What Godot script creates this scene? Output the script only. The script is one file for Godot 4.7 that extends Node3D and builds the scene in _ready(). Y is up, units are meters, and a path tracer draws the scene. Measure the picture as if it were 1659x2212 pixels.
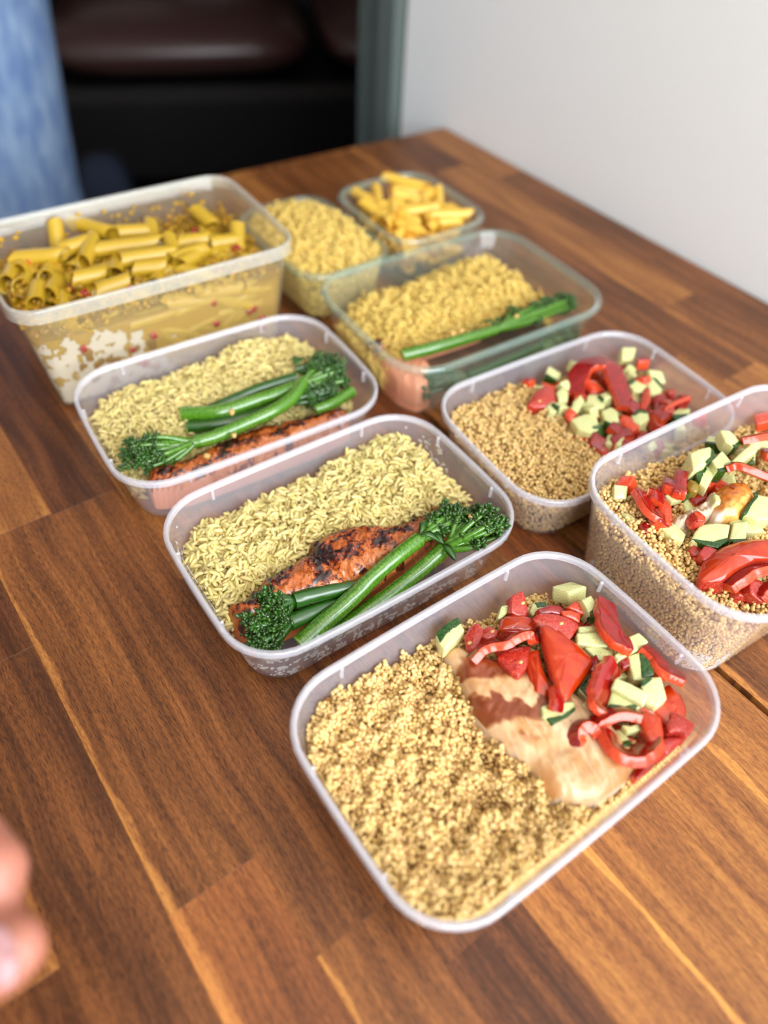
extends Node3D
# Meal-prep containers on an acacia table. y up, metres; food is laid out in millimetres in each container's own frame.

const MM := 0.001
# container: x, z of its centre on the table, turn in degrees, length, width, rim height, corner radius, base inset (mm)
const TUB := {
	"A": [0.0595, -0.1612, 38.17, 175.0, 120.0, 51.2, 31.0, 10.0],
	"B": [-0.0221, -0.2719, 37.12, 175.0, 120.0, 42.2, 31.0, 10.0],
	"C": [-0.1026, -0.3739, 34.73, 175.0, 120.0, 42.2, 31.0, 10.0],
	"D": [0.1254, -0.3792, 34.3, 175.0, 120.0, 42.2, 31.0, 10.0],
	"E": [0.1991, -0.2879, 35.09, 175.0, 120.0, 71.5, 31.0, 12.0],
	"F": [-0.1826, -0.4763, 35.34, 192.8, 125.6, 86.0, 20.6, 14.0],
	"G": [0.0467, -0.4936, 35.73, 186.8, 138.1, 49.6, 32.0, 12.0],
	"H": [-0.0721, -0.5722, -51.61, 126.3, 85.7, 46.0, 25.0, 10.0],
	"I": [0.0056, -0.6240, -52.79, 112.0, 96.9, 50.5, 25.0, 10.0],
}
const TABLE_AT := Vector3(0.0387, 0, -0.9188)
const TABLE_TURN := -50.816
const FLOOR_Y := -0.75

var rng := RandomNumberGenerator.new()
var fn := FastNoiseLite.new()
var M := {}
var used := {}

# ---------------------------------------------------------------- naming
func numbered(called: String) -> String:
	var n = used.get(called, 0)
	used[called] = n + 1
	return called if n == 0 else "%s_%03d" % [called, n]

func tag(o: Node3D, label := "", category := "", group := "", kind := "") -> Node3D:
	if label: o.set_meta("label", label)
	if category: o.set_meta("category", category)
	if group: o.set_meta("group", group)
	if kind: o.set_meta("kind", kind)
	return o

func thing(called: String, label: String, category: String, at := Transform3D(), group := "") -> Node3D:
	var o := Node3D.new()
	o.name = numbered(called)
	add_child(o, true)
	o.transform = at
	tag(o, label, category, group)
	return o

func part(parent: Node3D, called: String, mesh: Mesh, m: Material) -> MeshInstance3D:
	var o := MeshInstance3D.new()
	o.name = numbered(called) if parent == self else called
	o.mesh = mesh
	o.material_override = m
	parent.add_child(o, true)
	return o

func struct(called: String, mesh: Mesh, m: Material, at := Transform3D()) -> MeshInstance3D:
	var o := MeshInstance3D.new()
	o.name = called
	o.mesh = mesh
	o.material_override = m
	add_child(o, true)
	o.transform = at
	o.set_meta("kind", "structure")
	return o

func frame(n: String) -> Transform3D:
	var t: Array = TUB[n]
	return Transform3D(Basis(Vector3.UP, deg_to_rad(t[2])), Vector3(t[0], 0, t[1]))

# ---------------------------------------------------------------- meshes
func mesh_of(v: PackedVector3Array, idx: PackedInt32Array, uv := PackedVector2Array(), mode := "closed", col := PackedColorArray()) -> ArrayMesh:
	var nr := PackedVector3Array()
	nr.resize(v.size())
	var vol := 0.0
	for i in range(0, idx.size(), 3):
		var a := v[idx[i]]
		var b := v[idx[i + 1]]
		var c := v[idx[i + 2]]
		var q := (c - a).cross(b - a)
		vol += a.dot(q) if mode == "closed" else q.y
		nr[idx[i]] += q
		nr[idx[i + 1]] += q
		nr[idx[i + 2]] += q
	if vol < 0.0 and mode != "asis":
		for i in range(0, idx.size(), 3):
			var s := idx[i + 1]
			idx[i + 1] = idx[i + 2]
			idx[i + 2] = s
		for i in nr.size():
			nr[i] = -nr[i]
	for i in nr.size():
		nr[i] = nr[i].normalized() if nr[i].length_squared() > 1e-24 else Vector3.UP
	var arr := []
	arr.resize(Mesh.ARRAY_MAX)
	arr[Mesh.ARRAY_VERTEX] = v
	arr[Mesh.ARRAY_NORMAL] = nr
	arr[Mesh.ARRAY_INDEX] = idx
	if uv.size() == v.size(): arr[Mesh.ARRAY_TEX_UV] = uv
	if col.size() == v.size(): arr[Mesh.ARRAY_COLOR] = col
	var m := ArrayMesh.new()
	m.add_surface_from_arrays(Mesh.PRIMITIVE_TRIANGLES, arr)
	return m

# rings of equal length joined by quads; each ring closed on itself when loop
func rings_mesh(rings: Array, loop := true, caps := true, uvs := false, mode := "closed") -> ArrayMesh:
	var v := PackedVector3Array()
	var uv := PackedVector2Array()
	var idx := PackedInt32Array()
	var n: int = rings[0].size()
	for r in rings.size():
		for k in n:
			v.append(rings[r][k])
			if uvs: uv.append(Vector2(float(k) / n, float(r) / (rings.size() - 1)))
	var last := n if loop else n - 1
	for r in rings.size() - 1:
		for k in last:
			var a := r * n + k
			var b := r * n + (k + 1) % n
			idx.append_array([a, b, a + n, b, b + n, a + n])
	if caps:
		for e in [0, rings.size() - 1]:
			var c := Vector3.ZERO
			for k in n: c += rings[e][k]
			var base := v.size()
			for k in n:
				v.append(rings[e][k])
				if uvs: uv.append(Vector2(0.5, 0.5))
			v.append(c / n)
			if uvs: uv.append(Vector2(0.5, 0.5))
			for k in n:
				if e == 0: idx.append_array([base + n, base + (k + 1) % n, base + k])
				else: idx.append_array([base + n, base + k, base + (k + 1) % n])
	return mesh_of(v, idx, uv, mode)

# rounded rectangle outline, inset by d (mm -> metres), at height y
func rr_ring(L: float, W: float, rad: float, d: float, y: float, seg := 8, bow := 0.0) -> PackedVector3Array:
	var out := PackedVector3Array()
	var r := maxf(rad - d, 1.5)
	var hx := L / 2 - d - r
	var hz := W / 2 - d - r
	for q in 4:
		var cx: float = hx * [1, -1, -1, 1][q]
		var cz: float = hz * [1, 1, -1, -1][q]
		for k in seg + 1:
			var a := (q + float(k) / seg) * PI / 2
			out.append(Vector3(cx + r * cos(a), y, cz + r * sin(a)) * MM)
		# points along the straight side that follows
		var p: Vector3 = out[out.size() - 1]
		var a2 := (q + 1) * PI / 2
		var nx: float = hx * [-1, -1, 1, 1][q] + r * cos(a2)
		var nz: float = hz * [1, -1, -1, 1][q] + r * sin(a2)
		var e := Vector3(nx, y, nz) * MM
		for k in range(1, 6):
			var t := k / 6.0
			out.append(p.lerp(e, t) + Vector3(cos(a2), 0, sin(a2)) * bow * 4.0 * t * (1 - t) * MM)
	return out

func rr_sdf(x: float, z: float, L: float, W: float, rad: float) -> float:
	var dx := absf(x) - (L / 2 - rad)
	var dz := absf(z) - (W / 2 - rad)
	return Vector2(maxf(dx, 0), maxf(dz, 0)).length() + minf(maxf(dx, dz), 0) - rad

# how far the inner wall stands inside the rim outline at height y
func wall_inset(n: String, y: float) -> float:
	var t: Array = TUB[n]
	return lerpf(t[7] + 1.2, 4.6, clampf((y - 3.0) / (t[5] - 8.0), 0, 1)) + maxf(0.0, 5.0 - y) * 0.9

func inside(n: String, x: float, z: float, y: float) -> float:
	var t: Array = TUB[n]
	var d := wall_inset(n, y)
	return -rr_sdf(x, z, t[3] - 2 * d, t[4] - 2 * d, maxf(t[6] - d, 3.0))

# a point on the inner wall: s mm from the middle of the front wall round towards the left one, d mm off the wall
func wall_at(n: String, s: float, y: float, d: float) -> Vector3:
	var t: Array = TUB[n]
	var i := wall_inset(n, y) + d
	var r: float = maxf(t[6] - i, 3.0)
	var hx: float = t[3] / 2 - i - r
	var hz: float = t[4] / 2 - i - r
	if s < hx: return Vector3(-s, y, hz + r)
	var a := (s - hx) / r
	if a < PI / 2: return Vector3(-hx - r * sin(a), y, hz + r * cos(a))
	return Vector3(-hx - r, y, hz - (s - hx - r * PI / 2))

func catmull(p: Array, n: int) -> PackedVector3Array:
	var out := PackedVector3Array()
	for i in p.size() - 1:
		var a: Vector3 = p[maxi(i - 1, 0)]
		var b: Vector3 = p[i]
		var c: Vector3 = p[i + 1]
		var d: Vector3 = p[mini(i + 2, p.size() - 1)]
		for k in n:
			var t := float(k) / n
			out.append(0.5 * (2 * b + (c - a) * t + (2 * a - 5 * b + 4 * c - d) * t * t + (3 * b - a - 3 * c + d) * t * t * t))
	out.append(p[p.size() - 1])
	return out

func v3s(l: Array) -> Array:
	var out := []
	for i in range(0, l.size(), 3): out.append(Vector3(l[i], l[i + 1], l[i + 2]))
	return out

func tube_rings(path: PackedVector3Array, r0: float, r1: float, seg := 8, wob := 0.0) -> Array:
	var rings := []
	var up := Vector3(0.13, 1, 0.21).normalized()
	for i in path.size():
		var t := (path[mini(i + 1, path.size() - 1)] - path[maxi(i - 1, 0)]).normalized()
		var s := t.cross(up).normalized()
		up = s.cross(t)
		var r := lerpf(r0, r1, float(i) / (path.size() - 1))
		var ring := PackedVector3Array()
		for k in seg:
			var a := TAU * k / seg
			var rr := r * (1.0 + wob * fn.get_noise_3d(path[i].x * 3 + k * 17, path[i].y * 3, path[i].z * 3))
			ring.append((path[i] + (s * cos(a) + up * sin(a)) * rr) * MM)
		rings.append(ring)
	return rings

func box_mesh(size: Vector3, bevel: float, centre := Vector3.ZERO) -> ArrayMesh:
	var v := PackedVector3Array()
	var idx := PackedInt32Array()
	var h := size / 2
	var inner := h - Vector3.ONE * bevel
	var st := SurfaceTool.new()
	st.begin(Mesh.PRIMITIVE_TRIANGLES)
	st.set_smooth_group(-1)
	var faces := []
	for ax in 3:
		for sg in [-1.0, 1.0]:
			var u := (ax + 1) % 3
			var w := (ax + 2) % 3
			var q := []
			for c in [[-1, -1], [1, -1], [1, 1], [-1, 1]]:
				var p := Vector3.ZERO
				p[ax] = sg * h[ax]
				p[u] = c[0] * inner[u]
				p[w] = c[1] * inner[w]
				q.append(p)
			faces.append(q)
	for ax in 3: # edges along ax
		var u := (ax + 1) % 3
		var w := (ax + 2) % 3
		for su in [-1.0, 1.0]:
			for sw in [-1.0, 1.0]:
				var q := []
				for e in [[-1, 0], [1, 0], [1, 1], [-1, 1]]:
					var p := Vector3.ZERO
					p[ax] = e[0] * inner[ax]
					p[u] = su * (h[u] if e[1] == 0 else inner[u])
					p[w] = sw * (inner[w] if e[1] == 0 else h[w])
					q.append(p)
				faces.append(q)
	for sx in [-1.0, 1.0]:
		for sy in [-1.0, 1.0]:
			for sz in [-1.0, 1.0]:
				faces.append([Vector3(sx * h.x, sy * inner.y, sz * inner.z), Vector3(sx * inner.x, sy * h.y, sz * inner.z), Vector3(sx * inner.x, sy * inner.y, sz * h.z)])
	for q in faces:
		var c := Vector3.ZERO
		for p in q: c += p
		var nrm: Vector3 = (q[2] - q[0]).cross(q[1] - q[0])
		var flip := nrm.dot(c) < 0
		for t in range(1, q.size() - 1):
			var tri := [q[0], q[t + 1], q[t]] if flip else [q[0], q[t], q[t + 1]]
			for p in tri:
				st.set_uv(Vector2(p.x, p.z))
				st.add_vertex(p + centre)
	st.generate_normals()
	return st.commit()

# surface nets of a union of tapered capsules [a, b, ra, rb] in metres
func nets(bones: Array, k: float, cell: float) -> ArrayMesh:
	var lo := Vector3.ONE * 1e9
	var hi := -lo
	for b in bones:
		for e in 2:
			var r: float = b[2 + e]
			lo = lo.min(b[e] - Vector3.ONE * (r + k + 2 * cell))
			hi = hi.max(b[e] + Vector3.ONE * (r + k + 2 * cell))
	var n := Vector3i(((hi - lo) / cell).ceil()) + Vector3i.ONE
	var f := PackedFloat32Array()
	f.resize(n.x * n.y * n.z)
	f.fill(1.0)
	for b in bones:
		var a: Vector3 = b[0]
		var ab: Vector3 = b[1] - a
		var ll := maxf(ab.length_squared(), 1e-12)
		var m: float = maxf(b[2], b[3]) + k + 2 * cell
		var i0 := Vector3i(((a.min(b[1]) - Vector3.ONE * m - lo) / cell).floor()).clamp(Vector3i.ZERO, n - Vector3i.ONE)
		var i1 := Vector3i(((a.max(b[1]) + Vector3.ONE * m - lo) / cell).ceil()).clamp(Vector3i.ZERO, n - Vector3i.ONE)
		for z in range(i0.z, i1.z + 1):
			for y in range(i0.y, i1.y + 1):
				for x in range(i0.x, i1.x + 1):
					var p := lo + Vector3(x, y, z) * cell - a
					var t := clampf(p.dot(ab) / ll, 0, 1)
					var d := (p - ab * t).length() - lerpf(b[2], b[3], t)
					var i := (z * n.y + y) * n.x + x
					var o := f[i]
					var h := maxf(k - absf(d - o), 0) / k
					f[i] = minf(d, o) - h * h * k * 0.25
	var v := PackedVector3Array()
	var at := {}
	var step := [1, n.x, n.x * n.y]
	for z in n.z - 1:
		for y in n.y - 1:
			for x in n.x - 1:
				var i := (z * n.y + y) * n.x + x
				var s := Vector3.ZERO
				var c := 0
				for e in 12:
					var ax := e >> 2
					var u := (ax + 1) % 3
					var w := (ax + 2) % 3
					var p := Vector3.ZERO
					p[u] = e & 1
					p[w] = (e >> 1) & 1
					var j: int = i + int(p[u]) * step[u] + int(p[w]) * step[w]
					var f0 := f[j]
					var f1 := f[j + step[ax]]
					if (f0 < 0) != (f1 < 0):
						p[ax] = f0 / (f0 - f1)
						s += p
						c += 1
				if c:
					at[i] = v.size()
					v.append(lo + (Vector3(x, y, z) + s / c) * cell)
	var idx := PackedInt32Array()
	for i in at:
		for ax in 3:
			var j: int = i + step[ax]
			if (f[i] < 0) == (f[j] < 0): continue
			var u: int = step[(ax + 1) % 3]
			var w: int = step[(ax + 2) % 3]
			if not (at.has(i - u) and at.has(i - w) and at.has(i - u - w)): continue
			var q := [at[i], at[i - u], at[i - u - w], at[i - w]]
			if f[i] < 0: q.reverse()
			idx.append_array([q[0], q[1], q[2], q[0], q[2], q[3]])
	return mesh_of(v, idx)

# ---------------------------------------------------------------- materials
func mat(called: String, c: Color, rough := 0.5, spec := 0.5) -> StandardMaterial3D:
	var m := StandardMaterial3D.new()
	m.resource_name = called
	m.albedo_color = c
	m.roughness = rough
	m.metallic_specular = spec
	M[called] = m
	return m

func pane(called: String, c: Color, rough: float) -> StandardMaterial3D:
	var m := mat(called, c, rough)
	m.transparency = BaseMaterial3D.TRANSPARENCY_ALPHA
	m.cull_mode = BaseMaterial3D.CULL_DISABLED
	return m

func sss(m: StandardMaterial3D, s: float) -> StandardMaterial3D:
	m.subsurf_scatter_enabled = true
	m.subsurf_scatter_strength = s
	return m

func ramp3(a: Color, b: Color, c: Color, t: float) -> Color:
	return a.lerp(b, t * 2) if t < 0.5 else b.lerp(c, t * 2 - 1)

func paint(w: int, h: int, f: Callable) -> ImageTexture:
	var d := PackedByteArray()
	d.resize(w * h * 3)
	var i := 0
	for y in h:
		for x in w:
			var c: Color = f.call(x, y)
			d[i] = int(clampf(c.r, 0, 1) * 255)
			d[i + 1] = int(clampf(c.g, 0, 1) * 255)
			d[i + 2] = int(clampf(c.b, 0, 1) * 255)
			i += 3
	return ImageTexture.create_from_image(Image.create_from_data(w, h, false, Image.FORMAT_RGB8, d))

# one stave's worth of wood, 340 mm by 42 mm
func wood(called: String, tone: float, red: float, sap: float, seed_: int) -> void:
	var n := FastNoiseLite.new()
	n.noise_type = FastNoiseLite.TYPE_SIMPLEX
	n.fractal_type = FastNoiseLite.FRACTAL_NONE
	n.frequency = 1.0
	n.seed = seed_
	var W := 1024
	var H := 192
	var dark := Color(0.235, 0.125, 0.06)
	var mid := Color(0.53, 0.325, 0.16)
	var light := Color(0.82, 0.58, 0.28)
	var tex := paint(W, H, func(x, y):
		var u: float = x * 340.0 / W
		var v: float = y * 42.0 / H
		var bend: float = v + 1.6 * n.get_noise_2d(u * 0.010, 3.0)
		var t: float = tone + 0.11 * n.get_noise_2d(u * 0.006, bend * 0.07) + 0.075 * n.get_noise_2d(u * 0.009 + 40.0, bend * 0.33)
		t += 0.05 * n.get_noise_2d(u * 0.03, v * 1.6 + 9.0)
		var dens: float = 0.40 + 0.22 * n.get_noise_2d(u * 0.015 + 7.0, v * 0.16)
		var pore: float = n.get_noise_2d(u * 0.13, v * 2.3 + 70.0)
		if pore > dens: t -= minf((pore - dens) * 1.1, 0.26)
		t += 0.035 * n.get_noise_2d(u * 1.3, v * 3.5)
		var edge: float = (v if sap > 0 else 42.0 - v) - absf(sap) * (0.75 + 0.5 * n.get_noise_2d(u * 0.02, 12.0))
		if sap != 0.0 and edge < 1.0: t += 0.29 * clampf(1.0 - edge, 0, 1)
		var c := ramp3(dark, mid, light, clampf(t, 0, 1))
		c.g *= 1.0 - red * 0.08
		c.b *= 1.0 - red * 0.05
		return c)
	var m := mat(called, Color.WHITE, 0.42, 0.42)
	m.albedo_texture = tex
	m.texture_filter = BaseMaterial3D.TEXTURE_FILTER_LINEAR

func materials() -> void:
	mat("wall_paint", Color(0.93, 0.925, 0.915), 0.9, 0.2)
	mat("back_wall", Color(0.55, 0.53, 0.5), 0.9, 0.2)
	mat("ceiling_paint", Color(0.92, 0.91, 0.89), 0.9, 0.2)
	mat("floor_wood", Color(0.10, 0.07, 0.055), 0.6)
	mat("frame_paint", Color(0.36, 0.40, 0.38), 0.5)
	var lt := mat("leather", Color(0.33, 0.20, 0.19), 0.4)
	lt.clearcoat_enabled = true
	lt.clearcoat = 1.0
	lt.clearcoat_roughness = 0.3
	mat("leather_dark", Color(0.10, 0.08, 0.085), 0.45)
	mat("cushion_cloth", Color(0.62, 0.57, 0.53), 0.95)
	mat("slate_cloth", Color(0.16, 0.19, 0.27), 0.9)
	mat("table_core", Color(0.06, 0.03, 0.02), 0.8)
	mat("table_leg_wood", Color(0.35, 0.17, 0.07), 0.5)
	pane("plastic", Color(0.93, 0.91, 0.95, 0.10), 0.14)
	pane("plastic_rim", Color(0.96, 0.95, 0.98, 0.26), 0.09)
	pane("plastic_stained", Color(0.93, 0.90, 0.76, 0.065), 0.2)
	pane("plastic_stained_rim", Color(0.94, 0.93, 0.88, 0.20), 0.12)
	pane("glass", Color(0.80, 0.88, 0.83, 0.05), 0.03)
	pane("glass_rim", Color(0.55, 0.73, 0.67, 0.12), 0.03)
	pane("wet_film", Color(0.96, 0.95, 0.92, 0.42), 0.1)
	var q := sss(mat("quinoa", Color(0.96, 0.78, 0.51), 0.3), 0.25)
	q.vertex_color_use_as_albedo = true
	var rc := sss(mat("rice", Color(0.91, 0.81, 0.53), 0.32), 0.2)
	rc.vertex_color_use_as_albedo = true
	var cs := sss(mat("couscous", Color(0.94, 0.80, 0.43), 0.5), 0.15)
	cs.vertex_color_use_as_albedo = true
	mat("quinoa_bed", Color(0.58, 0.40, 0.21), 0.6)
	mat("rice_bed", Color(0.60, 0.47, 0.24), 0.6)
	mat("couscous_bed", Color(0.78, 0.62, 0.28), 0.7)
	mat("tomato_skin", Color(0.77, 0.20, 0.05), 0.14, 0.6)
	sss(mat("tomato_flesh", Color(0.78, 0.235, 0.185), 0.16, 0.6), 0.2)
	sss(mat("tomato_pulp", Color(0.76, 0.12, 0.10), 0.12, 0.7), 0.2)
	mat("pepper_skin", Color(0.64, 0.055, 0.05), 0.12, 0.7)
	sss(mat("pepper_flesh", Color(0.84, 0.27, 0.13), 0.2, 0.6), 0.15)
	sss(mat("cucumber_flesh", Color(0.84, 0.85, 0.58), 0.2, 0.6), 0.2)
	mat("cucumber_skin", Color(0.10, 0.26, 0.06), 0.25, 0.6)
	sss(mat("olive", Color(0.52, 0.42, 0.10), 0.25, 0.6), 0.1)
	sss(mat("seed", Color(0.92, 0.72, 0.42), 0.25), 0.2)
	mat("stem_green", Color(0.27, 0.47, 0.07), 0.2, 0.7)
	mat("stem_dark", Color(0.13, 0.31, 0.05), 0.22, 0.7)
	mat("stem_cut", Color(0.55, 0.68, 0.30), 0.4)
	var bud := mat("bud_green", Color(0.18, 0.33, 0.08), 0.32, 0.6)
	bud.vertex_color_use_as_albedo = true
	mat("leaf_green", Color(0.17, 0.32, 0.09), 0.35)
	sss(mat("garlic", Color(0.85, 0.66, 0.40), 0.35), 0.2)
	sss(mat("curry_penne", Color(0.76, 0.60, 0.13), 0.38, 0.6), 0.15)
	sss(mat("plain_penne", Color(0.95, 0.72, 0.26), 0.32, 0.6), 0.2)
	mat("curry_sauce", Color(0.68, 0.52, 0.06), 0.35)
	mat("cream_sauce", Color(0.82, 0.77, 0.70), 0.5)
	mat("mushroom", Color(0.52, 0.36, 0.08), 0.4)
	sss(mat("skin", Color(0.69, 0.445, 0.37), 0.45), 0.3)
	mat("nail", Color(0.76, 0.57, 0.57), 0.25, 0.6)
	var dn := mat("denim", Color.WHITE, 0.9, 0.2)
	dn.albedo_texture = paint(128, 128, func(x, y):
		var t: float = 0.5 + 0.9 * fn.get_noise_2d(x * 2.2, y * 0.7) + 0.25 * fn.get_noise_2d(x * 9.0, y * 9.0 + 50)
		return Color(0.42, 0.52, 0.70).lerp(Color(0.60, 0.69, 0.80), clampf(t, 0, 1)))
	dn.uv1_triplanar = true
	dn.uv1_scale = Vector3(3, 3, 3)
	mat("shirt_cloth", Color(0.85, 0.85, 0.86), 0.9, 0.2)
	mat("hair", Color(0.16, 0.10, 0.06), 0.5)
	mat("shoe_leather", Color(0.2, 0.15, 0.12), 0.5)
	var veg := func(called: String, f: Callable, sc: float):
		var t: ImageTexture = paint(160, 160, f)
		M[called].albedo_texture = t
		M[called].albedo_color = Color.WHITE
		M[called].uv1_triplanar = true
		M[called].uv1_scale = Vector3.ONE * sc
	veg.call("tomato_flesh", func(x, y):
		return Color(0.62, 0.11, 0.085).lerp(Color(0.82, 0.34, 0.26), clampf(0.42 + 1.1 * fn.get_noise_2d(x * 4.0, y * 1.6), 0, 1)), 40.0)
	veg.call("tomato_skin", func(x, y):
		return Color(0.68, 0.14, 0.03).lerp(Color(0.77, 0.26, 0.05), clampf(0.5 + 0.55 * fn.get_noise_2d(x * 1.2, y * 1.2 + 70), 0, 1)), 14.0)
	veg.call("tomato_pulp", func(x, y):
		return Color(0.64, 0.06, 0.06).lerp(Color(0.92, 0.40, 0.33), clampf(0.30 + 1.4 * fn.get_noise_2d(x * 7.0, y * 7.0), 0, 1)), 40.0)
	veg.call("pepper_flesh", func(x, y):
		return Color(0.78, 0.16, 0.08).lerp(Color(0.92, 0.42, 0.22), clampf(0.42 + 1.2 * fn.get_noise_2d(x * 6.0, y * 2.2 + 30), 0, 1)), 45.0)
	veg.call("pepper_skin", func(x, y):
		return Color(0.48, 0.025, 0.03).lerp(Color(0.64, 0.075, 0.05), clampf(0.5 + 0.6 * fn.get_noise_2d(x * 1.3, y * 1.3 + 30), 0, 1)), 16.0)
	veg.call("cucumber_flesh", func(x, y):
		return Color(0.77, 0.77, 0.46).lerp(Color(0.93, 0.91, 0.70), clampf(0.5 + 1.2 * fn.get_noise_2d(x * 4.0, y * 4.0 + 11), 0, 1)), 40.0)
	veg.call("cucumber_skin", func(x, y):
		return Color(0.05, 0.17, 0.03).lerp(Color(0.24, 0.42, 0.10), clampf(0.4 + 1.4 * fn.get_noise_2d(x * 8.0, y * 1.2 + 90), 0, 1)), 40.0)
	veg.call("stem_green", func(x, y):
		return Color(0.20, 0.40, 0.05).lerp(Color(0.40, 0.58, 0.14), clampf(0.42 + 1.1 * fn.get_noise_2d(x * 5.0, y * 1.5 + 60), 0, 1)), 25.0)
	var tones := [[0.37, 0.3, 0.0], [0.28, 0.3, 0.0], [0.46, 0.2, 4.0], [0.19, 0.5, 0.0], [0.60, 0.1, 0.0], [0.39, 0.2, -4.0], [0.28, 0.4, 5.0], [0.58, 0.2, 3.5], [0.60, 0.2, -5.0], [0.42, 1.2, 0.0], [0.46, 0.8, -5.0]]
	for i in tones.size(): wood("wood%d" % i, tones[i][0], tones[i][1], tones[i][2], 100 + i * 7)

# ---------------------------------------------------------------- containers
func tub(n: String, called: String, label: String, body: String, rim: String, skirt: float, ribs: bool) -> Node3D:
	var t: Array = TUB[n]
	var L: float = t[3]
	var W: float = t[4]
	var H: float = t[5]
	var R: float = t[6]
	var b: float = t[7]
	var glass := body == "glass"
	var th := 3.2 if glass else 0.9
	var o := thing(called, label, "food container", frame(n))
	var prof := [] # inner wall from base to rim, then outer wall down to base: [inset, y]
	var lip := 5.5 if glass else 3.0
	prof.append_array([[b + 7 + th, 0.4 + th], [b + 3 + th, 1.0 + th], [b + 0.8 + th, 3.0 + th], [b + th, 6.5 + th]])
	if not glass: prof.append_array([[lip + 2.2, H - 11.0], [lip + 0.9, H - 9.6]])
	prof.append_array([[lip, H - 3.0], [lip - th, H - 3.0]])
	if not glass: prof.append_array([[lip + 0.9 - th, H - 9.2], [lip + 2.2 - th, H - 11.4]])
	prof.append_array([[b, 6.5], [b + 0.8, 3.0], [b + 3, 1.0], [b + 7, 0.4]])
	var rings := []
	for p in prof: rings.append(rr_ring(L, W, R, p[0], p[1], 8, 0.6 if p[1] > H * 0.5 else 0.0))
	part(o, "bowl" if glass else "tub_wall", rings_mesh(rings), M[body])
	# rim: rolled lip
	var rp := []
	if glass:
		for a in 12: rp.append([3.0 - 3.0 * cos(TAU * a / 12), H - 3.0 - 3.0 * sin(TAU * a / 12)])
	else:
		rp = [[lip, H - 3.4], [lip - 0.1, H - 0.8], [lip - 0.7, H - 0.1], [1.0, H], [0.3, H - 0.4], [0.0, H - 1.2], [0.0, H - skirt], [0.8, H - skirt], [0.9, H - 1.6], [lip - 1.0, H - 1.4], [lip - 0.9, H - 3.4]]
	rings = []
	for p in rp + [rp[0]]: rings.append(rr_ring(L, W, R, p[0], p[1], 8, 0.6))
	var rm := part(o, "rim", rings_mesh(rings, true, false), M[rim])
	if ribs: # small stacking ribs under the rim near the corners
		for sx in [-1, 1]:
			for sz in [-1, 1]:
				for along in [0, 1]:
					var rib := box_mesh(Vector3(1.7, 8.0, 2.2) * MM, 0.0006)
					var r := part(rm, "stacking_rib", rib, M[rim])
					var d := lip + 0.4
					if along == 0: r.position = Vector3(sx * (L / 2 - R - 7), H - 5.6, sz * (W / 2 - d)) * MM
					else:
						r.position = Vector3(sx * (L / 2 - d), H - 5.6, sz * (W / 2 - R - 4)) * MM
						r.rotation.y = PI / 2
	return o

# ---------------------------------------------------------------- grains
func bead_mesh() -> ArrayMesh: # a quinoa seed: flattened ball with a pale ring round it
	var rings := []
	for p in [[0.0, -0.78], [0.5, -0.7], [0.86, -0.42], [0.97, -0.16], [1.08, -0.14], [1.1, 0.1], [0.97, 0.16], [0.86, 0.42], [0.5, 0.7], [0.0, 0.78]]:
		var ring := PackedVector3Array()
		for k in 10: ring.append(Vector3(maxf(p[0], 0.01) * cos(TAU * k / 10), p[1], maxf(p[0], 0.01) * sin(TAU * k / 10)))
		rings.append(ring)
	return rings_mesh(rings, true, false)

func rice_mesh(bend: float) -> ArrayMesh:
	var rings := []
	for i in 9:
		var t := i / 8.0 * 2.0 - 1.0
		var r := pow(maxf(1.0 - pow(absf(t), 2.6), 0.0), 0.5) * 0.31 + 0.02
		var c := Vector3(t, bend * (1.0 - t * t), 0)
		var ring := PackedVector3Array()
		for k in 7: ring.append(c + Vector3(0, cos(TAU * k / 7) * r, sin(TAU * k / 7) * r * 0.86))
		rings.append(ring)
	return rings_mesh(rings, true, true)

func ball_mesh(seg: int, rows: int) -> ArrayMesh:
	var rings := []
	for i in rows + 1:
		var a := PI * i / rows
		var ring := PackedVector3Array()
		for k in seg: ring.append(Vector3(maxf(sin(a), 0.01) * cos(TAU * k / seg), -cos(a), maxf(sin(a), 0.01) * sin(TAU * k / seg)))
		rings.append(ring)
	return rings_mesh(rings, true, false)

func scatter(o: MultiMeshInstance3D, mesh: Mesh, m: Material, where: Array, tint: PackedColorArray) -> void:
	var mm := MultiMesh.new()
	mm.transform_format = MultiMesh.TRANSFORM_3D
	mm.use_colors = true
	mm.mesh = mesh
	mm.instance_count = where.size()
	for i in where.size():
		mm.set_instance_transform(i, where[i])
		mm.set_instance_color(i, tint[i])
	o.multimesh = mm
	o.material_override = m

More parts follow.
